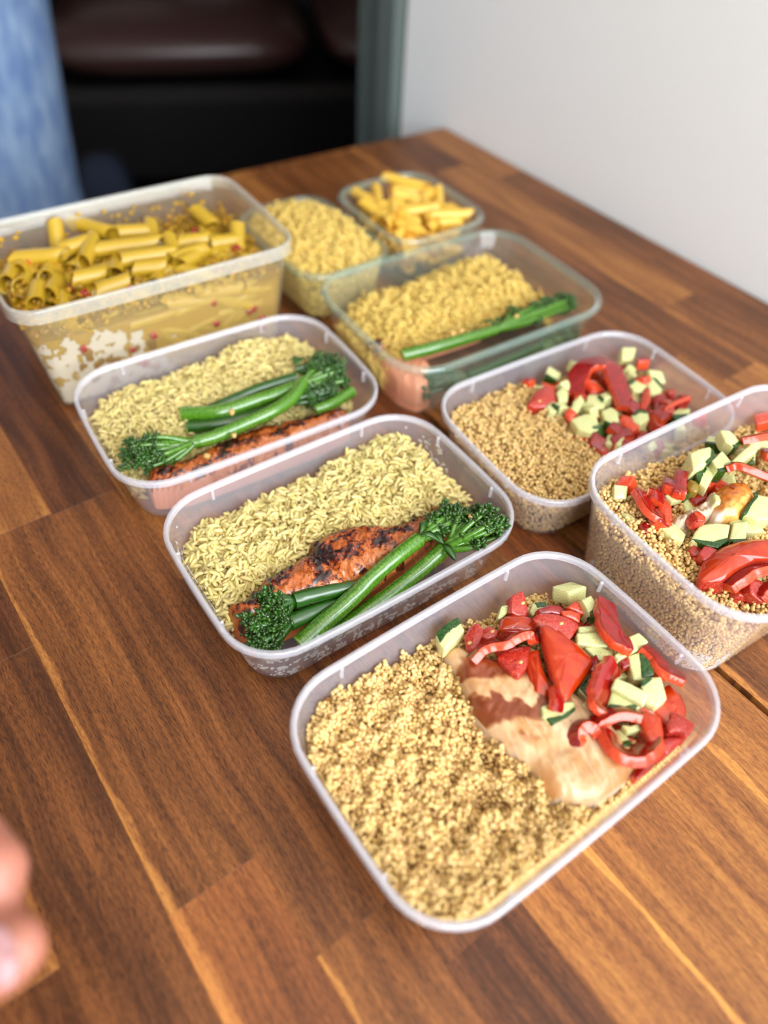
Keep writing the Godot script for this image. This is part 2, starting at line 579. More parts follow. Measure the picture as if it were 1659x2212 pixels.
# heap of grains in tub n whose top is at hf(x, z) mm (0 where there is none)
func heap(n: String, called: String, label: String, category: String, hf: Callable, mesh: Mesh, m: Material, bed: Material, size: Vector2, pitch: float, layers: int, tumble: float, mesh2: Mesh = null) -> void:
	var t: Array = TUB[n]
	var f := frame(n)
	var where := []
	var tint := PackedColorArray()
	var x: float = -t[3] / 2
	var put := func(p: Vector3, shade: float):
		var b := Basis.from_euler(Vector3(rng.randf_range(-1, 1) * tumble, rng.randf() * TAU, rng.randf_range(-1, 1) * tumble))
		var s := rng.randf_range(size.x, size.y) * MM
		where.append(Transform3D(b.scaled_local(Vector3.ONE * s), p * MM))
		var g := shade * rng.randf_range(0.84, 1.0)
		tint.append(Color(g, g * rng.randf_range(0.94, 1.0), g * rng.randf_range(0.84, 1.05)))
	while x < t[3] / 2:
		var z: float = -t[4] / 2
		while z < t[4] / 2:
			for k in layers:
				var px: float = x + rng.randf_range(-0.5, 0.5) * pitch
				var pz: float = z + rng.randf_range(-0.5, 0.5) * pitch
				var h: float = hf.call(px, pz)
				if h > 1.0:
					var y := h - k * pitch * 0.8 + rng.randf_range(-0.35, 0.35) * pitch
					if y > 2.0 and inside(n, px, pz, y) > size.y * 0.55: put.call(Vector3(px, y, pz), 1.0)
			z += pitch
		x += pitch
	# against the walls
	var y2 := 2.5
	while y2 < t[5] - 6.0:
		var d := wall_inset(n, y2) + size.y * 0.62
		var ring := rr_ring(t[3], t[4], t[6], d, y2, 3)
		for i in ring.size():
			var a := ring[i] / MM
			var b := ring[(i + 1) % ring.size()] / MM
			var steps := int(a.distance_to(b) / pitch)
			for s in steps:
				var p := a.lerp(b, (s + rng.randf()) / maxf(steps, 1))
				if float(hf.call(p.x, p.z)) > y2 + 0.5: put.call(Vector3(p.x, y2 + rng.randf_range(-0.5, 0.5) * pitch, p.z), 1.0)
		y2 += pitch * 0.9
	var o := MultiMeshInstance3D.new()
	o.name = numbered(called)
	add_child(o, true)
	o.transform = f
	tag(o, label, category, "", "stuff")
	if mesh2:
		var w1 := []
		var w2 := []
		var t1 := PackedColorArray()
		var t2 := PackedColorArray()
		for i in where.size():
			if i % 3 == 0:
				w2.append(where[i])
				t2.append(tint[i])
			else:
				w1.append(where[i])
				t1.append(tint[i])
		scatter(o, mesh, m, w1, t1)
		var o2 := MultiMeshInstance3D.new()
		o2.name = "curled_grains"
		o.add_child(o2, true)
		o2.set_meta("kind", "stuff")
		scatter(o2, mesh2, m, w2, t2)
	else:
		scatter(o, mesh, m, where, tint)
	# the packed mass beneath
	var v := PackedVector3Array()
	var idx := PackedInt32Array()
	var step := 2.5
	var nx := int(t[3] / step) + 2
	var nz := int(t[4] / step) + 2
	for j in nz:
		for i in nx:
			var qx: float = -t[3] / 2 + i * step
			var qz: float = -t[4] / 2 + j * step
			var h: float = maxf(float(hf.call(qx, qz)) - pitch * 1.5, 2.0)
			var p := Vector2(qx, qz)
			var ins := inside(n, p.x, p.y, h) - size.y * 1.3
			if ins < 0 and ins > -4.0: # draw edge points in to the wall
				var g := Vector2(inside(n, p.x + 0.5, p.y, h) - inside(n, p.x - 0.5, p.y, h), inside(n, p.x, p.y + 0.5, h) - inside(n, p.x, p.y - 0.5, h)).normalized()
				p -= g * ins
				pass
			elif ins < 0: h = 1.0
			if float(hf.call(qx, qz)) < 1.0: h = 1.0
			v.append(Vector3(p.x, h, p.y) * MM)
	for j in nz - 1:
		for i in nx - 1:
			var a := j * nx + i
			if v[a].y > 0.0012 and v[a + 1].y > 0.0012 and v[a + nx].y > 0.0012 and v[a + nx + 1].y > 0.0012:
				idx.append_array([a, a + 1, a + nx, a + 1, a + nx + 1, a + nx])
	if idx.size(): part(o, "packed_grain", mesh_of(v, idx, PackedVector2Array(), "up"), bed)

# ---------------------------------------------------------------- cut vegetables
func pts2(l: Array) -> PackedVector2Array:
	var p := PackedVector2Array()
	for i in range(0, l.size(), 2): p.append(Vector2(l[i], l[i + 1]))
	return p

func rounded(p: PackedVector2Array, r: float) -> PackedVector2Array: # corners cut back by share r
	var out := PackedVector2Array()
	for i in p.size():
		var a := p[(i + p.size() - 1) % p.size()]
		var b := p[i]
		var c := p[(i + 1) % p.size()]
		out.append(b.lerp(a, r))
		out.append(b.lerp(a, r * 0.35).lerp(b.lerp(c, r * 0.35), 0.5))
		out.append(b.lerp(c, r))
	return out

func slab_rings(p: PackedVector2Array, th: float, dome: float, top_only: bool, seed_: float) -> Array:
	var c := Vector2.ZERO
	for q in p: c += q
	c /= p.size()
	var rows := [[0.90, 0.0], [0.97, 0.25], [1.0, th * 0.5], [0.985, th - 0.7], [0.95, th - 0.1], [0.80, th], [0.55, th], [0.28, th], [0.06, th]]
	var rings := []
	for k in rows.size():
		if top_only and k < 3: continue
		var s: float = rows[k][0]
		var ring := PackedVector3Array()
		for q in p:
			var d := c + (q - c) * s
			var y: float = rows[k][1] + (dome * (1.0 - s * s) if k >= 3 else 0.0)
			y += 0.35 * fn.get_noise_3d(d.x * 9 + seed_, d.y * 9, seed_) * (1.0 if k > 3 else 0.0)
			var w := 0.35 * fn.get_noise_3d(d.x * 7, k * 31.0, d.y * 7 + seed_)
			d += (d - c).normalized() * w * (1.0 if k < 5 else 0.0)
			if top_only: y += 0.22
			ring.append(Vector3(d.x, y, d.y) * MM)
		rings.append(ring)
	return rings

func cut_piece(o: Node3D, kind: String, p: PackedVector2Array, th: float, dome: float, sk, peel := PackedVector2Array()) -> void:
	var s := rng.randf() * 500
	if kind == "cucumber_piece":
		part(o, "flesh", rings_mesh(slab_rings(rounded(p, 0.14), th, dome, false, s)), M.cucumber_flesh)
		if peel.size(): part(o, "green_skin", rings_mesh(slab_rings(rounded(peel, 0.12), th + 0.45, 0.3, false, s)), M.cucumber_skin)
		elif sk is int and sk >= 0:
			var area := 0.0
			for i in p.size(): area += p[i].cross(p[(i + 1) % p.size()])
			var a: Vector2 = p[sk]
			var b: Vector2 = p[(int(sk) + 1) % p.size()]
			var n := (b - a).orthogonal().normalized() * (1.0 if area > 0 else -1.0)
			if n.dot((a + b) / 2) < 0: n = -n
			var rim := PackedVector2Array()
			for k in 6: # bulging outer face
				var t := k / 5.0
				rim.append(a.lerp(b, 0.04 + t * 0.92) + n * (0.5 + (b - a).length() * 0.30 * t * (1 - t)))
			rim.append(b.lerp(a, 0.04) - n * 1.4)
			rim.append(a.lerp(b, 0.04) - n * 1.4)
			part(o, "green_skin", rings_mesh(slab_rings(rim, th + 0.35, 0.0, false, s)), M.cucumber_skin)
	elif kind == "olive_piece":
		part(o, "flesh", rings_mesh(slab_rings(rounded(p, 0.3), th, dome, false, s)), M.olive)
	else:
		var tomato := kind == "tomato_wedge"
		var q := rounded(p, 0.25 if tomato else 0.16)
		var flesh: String = "tomato_flesh" if tomato else "pepper_flesh"
		if sk is String and sk == "pulp": flesh = "tomato_pulp"
		var fl := part(o, "flesh", rings_mesh(slab_rings(q, th, dome, false, s)), M[flesh])
		if sk is String and sk == "skin":
			part(o, "skin", rings_mesh(slab_rings(q, th, dome, true, s), true, false, false, "up"), M["tomato_skin" if tomato else "pepper_skin"])
		elif tomato and rng.randf() < 0.6:
			for k in 1:
				var sd := part(fl, "seed", ball_mesh(6, 5), M.seed)
				var at := p[rng.randi() % p.size()] * rng.randf_range(0.2, 0.6)
				sd.transform = Transform3D(Basis(Vector3.UP, rng.randf() * TAU).scaled(Vector3(1.3, 0.5, 0.9) * MM), Vector3(at.x, th + dome * 0.8, at.y) * MM)

func centred(l: Array, n := "", y := 30.0, slack := 1.0) -> Array: # [centre, points about it], kept clear of the tub's wall
	var p := pts2(l)
	if n:
		var mid := Vector2.ZERO
		for q in p: mid += q
		mid /= p.size()
		for i in p.size():
			for k in 40:
				if inside(n, p[i].x, p[i].y, y) >= slack: break
				p[i] = p[i].lerp(mid, 0.025)
	var c := Vector2.ZERO
	for q in p: c += q
	c /= p.size()
	for i in p.size(): p[i] -= c
	return [c, p]

const HEAP_GROUP := {"A": "salad pieces in the nearest tub", "D": "salad pieces in the middle tub", "E": "salad pieces in the deep tub"}
const CAT := {"tomato_wedge": "tomato", "pepper_piece": "pepper", "pepper_strip": "pepper", "cucumber_piece": "cucumber", "olive_piece": "pickle", "chicken_piece": "chicken"}

func piece(n: String, kind: String, label: String, h: float, th: float, dome: float, tx: float, tz: float, sk, l: Array, peel := []) -> void:
	if kind == "chicken_piece":
		loaf(n, "chicken_piece", label, "chicken", l, h - th, th, 6.0, "chicken_shred", 0.8)
		return
	var cp := centred(l, n, h - th, 1.0)
	var c: Vector2 = cp[0]
	var tilt := Basis.from_euler(Vector3(deg_to_rad(tx), 0, deg_to_rad(tz)))
	var o := thing(kind, label, CAT[kind], frame(n) * Transform3D(tilt, Vector3(c.x, h - th, c.y) * MM), HEAP_GROUP[n])
	var pe := pts2(peel)
	for i in pe.size(): pe[i] -= c
	cut_piece(o, kind, cp[1], th, dome, sk, pe)

func strip_mesh(path: PackedVector3Array, w: float, th: float, lean: float, shell: bool) -> ArrayMesh:
	var rings := []
	for i in path.size():
		var t := (path[mini(i + 1, path.size() - 1)] - path[maxi(i - 1, 0)]).normalized()
		var side := t.cross(Vector3.UP).normalized()
		var up := (Vector3.UP * lean + side * (1.0 - lean)).normalized()
		up = (up - t * up.dot(t)).normalized()
		var out := t.cross(up).normalized()
		if out.y < 0: out = -out
		var e := float(i) / (path.size() - 1)
		var ww := w * (0.9 + 0.16 * sin(PI * e)) * (1.0 + 0.25 * fn.get_noise_2d(path[i].x * 8, path[i].z * 8))
		var ring := PackedVector3Array()
		if shell:
			for k in 7:
				var s := (k / 6.0 - 0.5) * 0.98
				ring.append((path[i] + up * ww * s + out * (th * 0.5 + 0.25 + 0.9 * (0.25 - s * s))) * MM)
		else:
			for q in [[-0.5, -0.44], [-0.46, -0.5], [0.0, -0.54], [0.46, -0.5], [0.5, -0.44], [0.5, 0.0], [0.5, 0.42], [0.46, 0.49], [0.0, 0.55], [-0.46, 0.49], [-0.5, 0.42], [-0.5, 0.0]]:
				ring.append((path[i] + up * ww * q[0] + out * th * q[1]) * MM)
		rings.append(ring)
	if shell: return rings_mesh(rings, false, false, false, "up")
	return rings_mesh(rings)

func strip_piece(n: String, kind: String, label: String, w: float, th: float, lean: float, l: Array) -> void:
	var p := v3s(l)
	var c: Vector3 = p[p.size() / 2]
	c.y -= 4
	for i in p.size(): p[i] -= c
	var o := thing(kind, label, CAT[kind], frame(n) * Transform3D(Basis(), c * MM), HEAP_GROUP[n])
	var path := catmull(p, 5)
	part(o, "flesh", strip_mesh(path, w, th, lean, false), M.pepper_flesh)
	part(o, "skin", strip_mesh(path, w, th, lean, true), M.pepper_skin)

func dice(n: String, count: int, x0: float, x1: float, z0: float, z1: float, y0: float, y1: float, label: String) -> void:
	for i in count:
		var kind: String = ["tomato_wedge", "cucumber_piece", "pepper_piece", "cucumber_piece", "pepper_piece"][i % 5]
		var s := rng.randf_range(4.0, 6.8)
		var p := PackedVector2Array()
		var m := 4 if kind != "tomato_wedge" else 5
		var stretch := rng.randf_range(0.7, 1.5)
		for k in m:
			var a := TAU * (k + rng.randf_range(-0.14, 0.14)) / m
			p.append(Vector2(cos(a) * s * stretch, sin(a) * s))
		var pos := Vector3.ZERO
		for tries in 30:
			pos = Vector3(rng.randf_range(x0, x1), rng.randf_range(y0, y1), rng.randf_range(z0, z1))
			if inside(n, pos.x, pos.z, pos.y) > 5.0: break
		var b := Basis.from_euler(Vector3(rng.randf_range(-0.5, 0.5), rng.randf() * TAU, rng.randf_range(-0.5, 0.5)))
		var what: String = {"tomato_wedge": "small tomato dice", "cucumber_piece": "small cucumber dice", "pepper_piece": "small red pepper dice"}[kind]
		var o := thing(kind, what + " " + label, CAT[kind], frame(n) * Transform3D(b, pos * MM), what + " " + label)
		cut_piece(o, kind, p, rng.randf_range(5, 8), 0.6, ["skin", "flesh"][i % 2] if kind != "cucumber_piece" else [0, -1, 2][i % 3])

# ---------------------------------------------------------------- meat
func loaf(n: String, called: String, label: String, cat: String, l: Array, y0: float, H: float, edge: float, m: String, rough: float, dent: Array = [], step := 1.5, side := "") -> Node3D:
	var cp := centred(l, n, y0 - H * 0.3, 1.6)
	var c: Vector2 = cp[0]
	var p: PackedVector2Array = rounded(cp[1], 0.25)
	var lo := p[0]
	var hi := p[0]
	for q in p:
		lo = lo.min(q)
		hi = hi.max(q)
	var o := thing(called, label, cat, frame(n) * Transform3D(Basis(), Vector3(c.x, y0, c.y) * MM))
	var nx := int((hi.x - lo.x) / step) + 4
	var nz := int((hi.y - lo.y) / step) + 4
	var v := PackedVector3Array()
	var uv := PackedVector2Array()
	var keep := PackedByteArray()
	for j in nz:
		for i in nx:
			var q := lo + Vector2(i - 1.5, j - 1.5) * step
			var d := 1e9
			var near := q
			for k in p.size():
				var s := Geometry2D.get_closest_point_to_segment(q, p[k], p[(k + 1) % p.size()])
				if s.distance_to(q) < d:
					d = s.distance_to(q)
					near = s
			var ins := Geometry2D.is_point_in_polygon(q, p)
			var y := -H * 0.55
			if ins:
				var t := minf(d / edge, 1.0)
				y = H * (pow(1.0 - pow(1.0 - t, 2.4), 0.5) * 0.82 + 0.18 * minf(d / (edge * 2.2), 1.0)) - (H * 0.55 if d < 0.02 else 0.0)
				var cx := q.x + c.x
				var cz := q.y + c.y
				y += rough * (1.3 * fn.get_noise_2d(cx * 3.5, cz * 3.5) + 0.7 * fn.get_noise_2d(cx * 11, cz * 11) + 0.35 * fn.get_noise_2d(cx * 30, cz * 30)) * minf(d / 2.0, 1.0)
				for e in dent:
					var s := Geometry2D.get_closest_point_to_segment(Vector2(cx, cz), Vector2(e[0], e[1]), Vector2(e[2], e[3]))
					y -= e[5] * exp(-pow(s.distance_to(Vector2(cx, cz)) / e[4], 2.0))
			else: q = near
			keep.append(1 if ins else (2 if d < step * 1.5 else 0))
			v.append(Vector3(q.x, y, q.y) * MM)
			uv.append((q - lo) / (hi - lo))
	var idx := PackedInt32Array()
	var low := PackedInt32Array()
	for j in nz - 1:
		for i in nx - 1:
			var a := j * nx + i
			for tri in [[a, a + 1, a + nx], [a + 1, a + nx + 1, a + nx]]:
				if keep[tri[0]] and keep[tri[1]] and keep[tri[2]] and (keep[tri[0]] == 1 or keep[tri[1]] == 1 or keep[tri[2]] == 1):
					if side and minf(v[tri[0]].y, minf(v[tri[1]].y, v[tri[2]].y)) < -0.2 * H * MM: low.append_array(tri)
					else: idx.append_array(tri)
	part(o, "seared_top" if side else "meat", mesh_of(v, idx, uv, "up"), M[m])
	if low.size(): part(o, "flesh_side", mesh_of(v, low, uv, "up"), M[side])
	return o

func meat_materials() -> void:
	var n := FastNoiseLite.new()
	n.frequency = 1.0
	n.seed = 5
	n.fractal_octaves = 4
	var sal := paint(900, 300, func(x, y):
		var u: float = x * 0.165
		var v: float = y * 0.165
		var t: float = n.get_noise_2d(u * 0.05, v * 0.07) + 0.5 * n.get_noise_2d(u * 0.25, v * 0.25) + 0.22 * n.get_noise_2d(u * 1.1, v * 1.1) + 0.16
		var low: float = smoothstep(0.50, 1.0, y / 300.0)
		var c := Color(0.68, 0.33, 0.11).lerp(Color(0.88, 0.56, 0.33), clampf(low * 0.75 + 0.6 * n.get_noise_2d(u * 0.2 + 50, v * 0.12), 0, 1))
		c = c.lerp(Color(0.42, 0.135, 0.045), smoothstep(-0.05, 0.20, t - low * 0.42))
		c = c.lerp(Color(0.15, 0.05, 0.035), smoothstep(0.24, 0.42, t - low * 0.40))
		if n.get_noise_2d(u * 0.8 + 90, v * 0.8) > 0.40: c = c.darkened(0.65)
		return c)
	var m := mat("salmon_crust", Color.WHITE, 0.27, 0.6)
	m.albedo_texture = sal
	sss(mat("salmon_side", Color(0.80, 0.44, 0.20), 0.3), 0.15)
	sss(mat("salmon_flesh", Color(0.95, 0.63, 0.48), 0.4), 0.3)
	var ch := paint(256, 480, func(x, y):
		var u: float = x / 256.0
		var v: float = y / 480.0
		var a: float = n.get_noise_2d(u * 2.2, v * 3.0)
		var fib: float = n.get_noise_2d(u * 14.0 + v * 6.0, v * 4.0)
		var c := Color(0.86, 0.71, 0.54).lerp(Color(0.76, 0.53, 0.31), clampf(0.35 + a * 1.2, 0, 1))
		c = c.lerp(Color(0.93, 0.84, 0.74), smoothstep(0.1, 0.5, fib) * 0.3)
		# glaze brushed on in bands across the upper half
		var band: float = sin((v * 1.1 - u * 0.42) * 21.0 + 2.2 * a) * 0.5 + 0.5
		var s: float = smoothstep(0.22, 0.62, band + 0.5 * a) * smoothstep(0.66, 0.5, v) * smoothstep(0.06, 0.16, v)
		c = c.lerp(Color(0.48, 0.19, 0.05), s * 0.92)
		return c)
	var m2 := sss(mat("chicken_glazed", Color.WHITE, 0.26, 0.6), 0.15)
	m2.albedo_texture = ch
	var ch2 := paint(192, 192, func(x, y):
		var u: float = x / 192.0
		var v: float = y / 192.0
		var a: float = n.get_noise_2d(u * 5.0, v * 5.0)
		var c := Color(0.80, 0.45, 0.13).lerp(Color(0.90, 0.66, 0.34), smoothstep(0.45, 0.85, v + 0.4 * a))
		c = c.lerp(Color(0.55, 0.22, 0.06), smoothstep(0.1, 0.4, a) * smoothstep(0.7, 0.3, v))
		return c.lerp(Color(0.93, 0.86, 0.78), smoothstep(0.16, 0.06, u)))
	var m3 := mat("chicken_dome", Color.WHITE, 0.2, 0.6)
	m3.albedo_texture = ch2
	sss(mat("chicken_shred", Color(0.84, 0.73, 0.62), 0.45), 0.2)

# ---------------------------------------------------------------- broccolini
func broccolini(n: String, label: String, stem: Array, head: Array, r0: float, r1: float, spread: float, pale: bool, leaf := false) -> void:
	var sp := catmull(v3s(stem), 5)
	var c := sp[sp.size() / 2]
	c.y -= r0
	for i in sp.size(): sp[i] -= c
	var o := thing("broccolini", label, "broccolini", frame(n) * Transform3D(Basis(), c * MM), "broccolini spears")
	var sm: Material = M.stem_green if pale else M.stem_dark
	part(o, "stem", rings_mesh(tube_rings(sp, r0, r1, 12, 0.10)), sm)
	var d := (sp[1] - sp[0]).normalized()
	part(o, "cut_end", rings_mesh(tube_rings(PackedVector3Array([sp[0] - d * 0.3, sp[0] + d * 0.6]), r0 * 0.96, r0 * 1.02, 10)), M.stem_cut)
	if head.is_empty(): return
	var hp := catmull(v3s(head), 6)
	for i in hp.size(): hp[i] -= c
	var ax := (hp[hp.size() - 1] - hp[0]).normalized()
	var side := ax.cross(Vector3.UP).normalized()
	var up := side.cross(ax)
	var where := []
	var tint := PackedColorArray()
	var st := SurfaceTool.new()
	st.begin(Mesh.PRIMITIVE_TRIANGLES)
	for k in 26:
		var a := k * 2.4
		var rad: float = spread * sqrt((k + 0.5) / 26.0)
		var off := (side * cos(a) + up * sin(a) * 0.7) * rad
		var from := hp[int(rng.randf_range(0, 0.3) * (hp.size() - 1))] + off * 0.10
		var tip := hp[int(rng.randf_range(0.45, 1.0) * (hp.size() - 1))] + off
		var mid := from.lerp(tip, 0.55) + off * 0.16
		var bp := catmull([from, mid, tip], 4)
		st.append_from(rings_mesh(tube_rings(bp, r1 * 0.5, 1.0, 6)), 0, Transform3D())
		for b in 28:
			var dir := (ax * rng.randf_range(-0.35, 1.1) + side * rng.randf_range(-1, 1) + up * rng.randf_range(-0.8, 1)).normalized()
			var pos := tip + dir * rng.randf_range(1.2, 4.2) - ax * rng.randf_range(0, 5.5)
			var s := rng.randf_range(0.65, 1.1)
			var y := dir
			var x := y.cross(Vector3(0.3, 0.5, 0.8)).normalized()
			where.append(Transform3D(Basis(x * s, y * s * 1.55, x.cross(y) * s), pos).scaled(Vector3.ONE * MM))
			var g := rng.randf_range(0.5, 1.4)
			tint.append(Color(g * rng.randf_range(0.8, 1.3), g, g * 0.8))
	part(o, "floret_stalks", st.commit(), sm).set_meta("kind", "stuff")
	var mi := MultiMeshInstance3D.new()
	mi.name = "flower_buds"
	o.add_child(mi, true)
	mi.set_meta("kind", "stuff")
	scatter(mi, ball_mesh(6, 5), M.bud_green, where, tint)
	for k in (2 if leaf else 0): # thin wilted leaves from the neck
		var a := hp[0] + up * r1
		var dir := (ax * rng.randf_range(-0.6, 0.9) + side * rng.randf_range(-1, 1)).normalized()
		var lp := catmull([a, a + dir * 4 + up * 2.5, a + dir * 8 + up * 1.5, a + dir * 12 - up * 1.0], 4)
		var rings := []
		for i in lp.size():
			var w := 1.9 * sin(PI * clampf(float(i) / (lp.size() - 1), 0.08, 0.97)) + 0.3
			var lx := dir.cross(up).normalized()
			rings.append(PackedVector3Array([(lp[i] - lx * w) * MM, (lp[i] + up * 0.5) * MM, (lp[i] + lx * w) * MM, (lp[i] + up * 0.1) * MM]))
		part(o, "leaf", rings_mesh(rings), M.leaf_green)

func garlic(n: String, pos: Array, label: String) -> void:
	for i in range(0, pos.size(), 3):
		var p := PackedVector2Array()
		for k in 5: p.append(Vector2.from_angle(TAU * k / 5) * rng.randf_range(1.3, 2.8))
		var o := thing("garlic_bit", label, "garlic", frame(n) * Transform3D(Basis.from_euler(Vector3(0.3, rng.randf() * 6, 0.2)), Vector3(pos[i], pos[i + 1], pos[i + 2]) * MM), label)
		part(o, "chunk", rings_mesh(slab_rings(rounded(p, 0.2), 2.0, 0.4, false, i)), M.garlic)

# ---------------------------------------------------------------- penne
func penne_mesh(r: float, half: float) -> ArrayMesh:
	var rings := []
	var seg := 14
	for e in [[-1, 1.0], [-0.5, 1.0], [0.0, 1.0], [0.5, 1.0], [1, 1.0], [1, 0.74], [0.0, 0.74], [-1, 0.74], [-1, 1.0]]:
		var ring := PackedVector3Array()
		for k in seg:
			var a := TAU * k / seg
			var rr: float = r * e[1] * (1.0 + (0.025 if k % 2 and e[1] > 0.9 else 0.0))
			ring.append(Vector3(e[0] * half + sin(a) * r * 0.75, cos(a) * rr, sin(a) * rr) * MM)
		rings.append(ring)
	return rings_mesh(rings, true, false)

func penne(n: String, mesh: Mesh, half: float, a: Vector3, b: Vector3, m: Material, label: String, group: String) -> void:
	var d := b - a
	var x := d.normalized()
	var z := x.cross(Vector3.UP)
	z = Vector3(0, 0, 1) if z.length() < 0.05 else z.normalized()
	var bs := Basis(x, z.cross(x), z) * Basis(Vector3.RIGHT, rng.randf() * TAU)
	var o := thing("penne", label, "pasta", frame(n) * Transform3D(bs.scaled_local(Vector3(clampf(d.length() / (2 * half), 0.6, 1.25), 1, 1)), (a + b) / 2 * MM), group)
	part(o, "tube", mesh, m)

# ---------------------------------------------------------------- scene
func _ready() -> void:
	rng.seed = 20240611
	fn.seed = 3
	fn.frequency = 0.05
	fn.fractal_octaves = 2
	# camera
	var cam := Camera3D.new()
	cam.name = "camera"
	cam.transform = Transform3D(Basis(Vector3(0.997948,0.043201,-0.047259),Vector3(-0.064029,0.673329,-0.736566),Vector3(-0.000000,0.738080,0.674713)), Vector3(0, 0.34524, 0))
	var lens := CameraAttributesPhysical.new()
	lens.frustum_focal_length = 17.743
	lens.frustum_focus_distance = 0.385
	lens.frustum_near = 0.02
	lens.frustum_far = 30.0
	lens.exposure_aperture = 2.1
	cam.attributes = lens
	add_child(cam)
	cam.fov = 68.142
	# sky and exposure
	var we := WorldEnvironment.new()
	we.name = "environment"
	var env := Environment.new()
	env.background_mode = Environment.BG_SKY
	var sky := Sky.new()
	var psm := ProceduralSkyMaterial.new()
	psm.sky_top_color = Color(0.55, 0.70, 0.92)
	psm.sky_horizon_color = Color(0.85, 0.90, 0.95)
	psm.ground_bottom_color = Color(0.45, 0.45, 0.42)
	psm.ground_horizon_color = Color(0.75, 0.78, 0.78)
	psm.sun_angle_max = 1.0
	psm.sky_energy_multiplier = 1.0
	sky.sky_material = psm
	env.sky = sky
	env.tonemap_mode = Environment.TONE_MAPPER_LINEAR
	env.tonemap_exposure = 1.0
	env.sdfgi_enabled = true
	env.ssao_enabled = true
	env.ssil_enabled = true
	we.environment = env
	add_child(we)
	materials()
	meat_materials()
	var tf := Transform3D(Basis(Vector3.UP, deg_to_rad(TABLE_TURN)), TABLE_AT) # the room's axes: x along the planks, z away from the wall
	# daylight through the big window behind the camera
	var day := AreaLight3D.new()
	day.name = "window_daylight"
	day.area_size = Vector2(1.3, 1.25)
	day.light_color = Color(0.955, 0.98, 1.0)
	day.light_energy = 4.9
	day.area_range = 8.0
	day.area_attenuation = 2.0
	day.shadow_enabled = true
	add_child(day)
	day.transform = tf * Transform3D(Basis(Vector3.UP, PI / 2), Vector3(1.58, 0.80, 0.62))
	var lamp := AreaLight3D.new()
	lamp.name = "ceiling_panel_light"
	lamp.area_size = Vector2(0.9, 0.9)
	lamp.light_color = Color(1.0, 0.95, 0.89)
	lamp.light_energy = 1.25
	lamp.area_range = 8.0
	lamp.area_attenuation = 2.0
	lamp.shadow_enabled = true
	add_child(lamp)
	lamp.transform = tf * Transform3D(Basis(Vector3.RIGHT, -PI / 2), Vector3(0.55, 1.60, 0.65))
	room(tf)
	table(tf)
	containers()
	food_a()
	food_b()
	food_c()
	food_d()
	food_e()
	food_f()
	food_glass()
	people()

func slab3(lo: Vector3, hi: Vector3) -> ArrayMesh:
	return box_mesh(hi - lo, 0.003, (lo + hi) / 2)

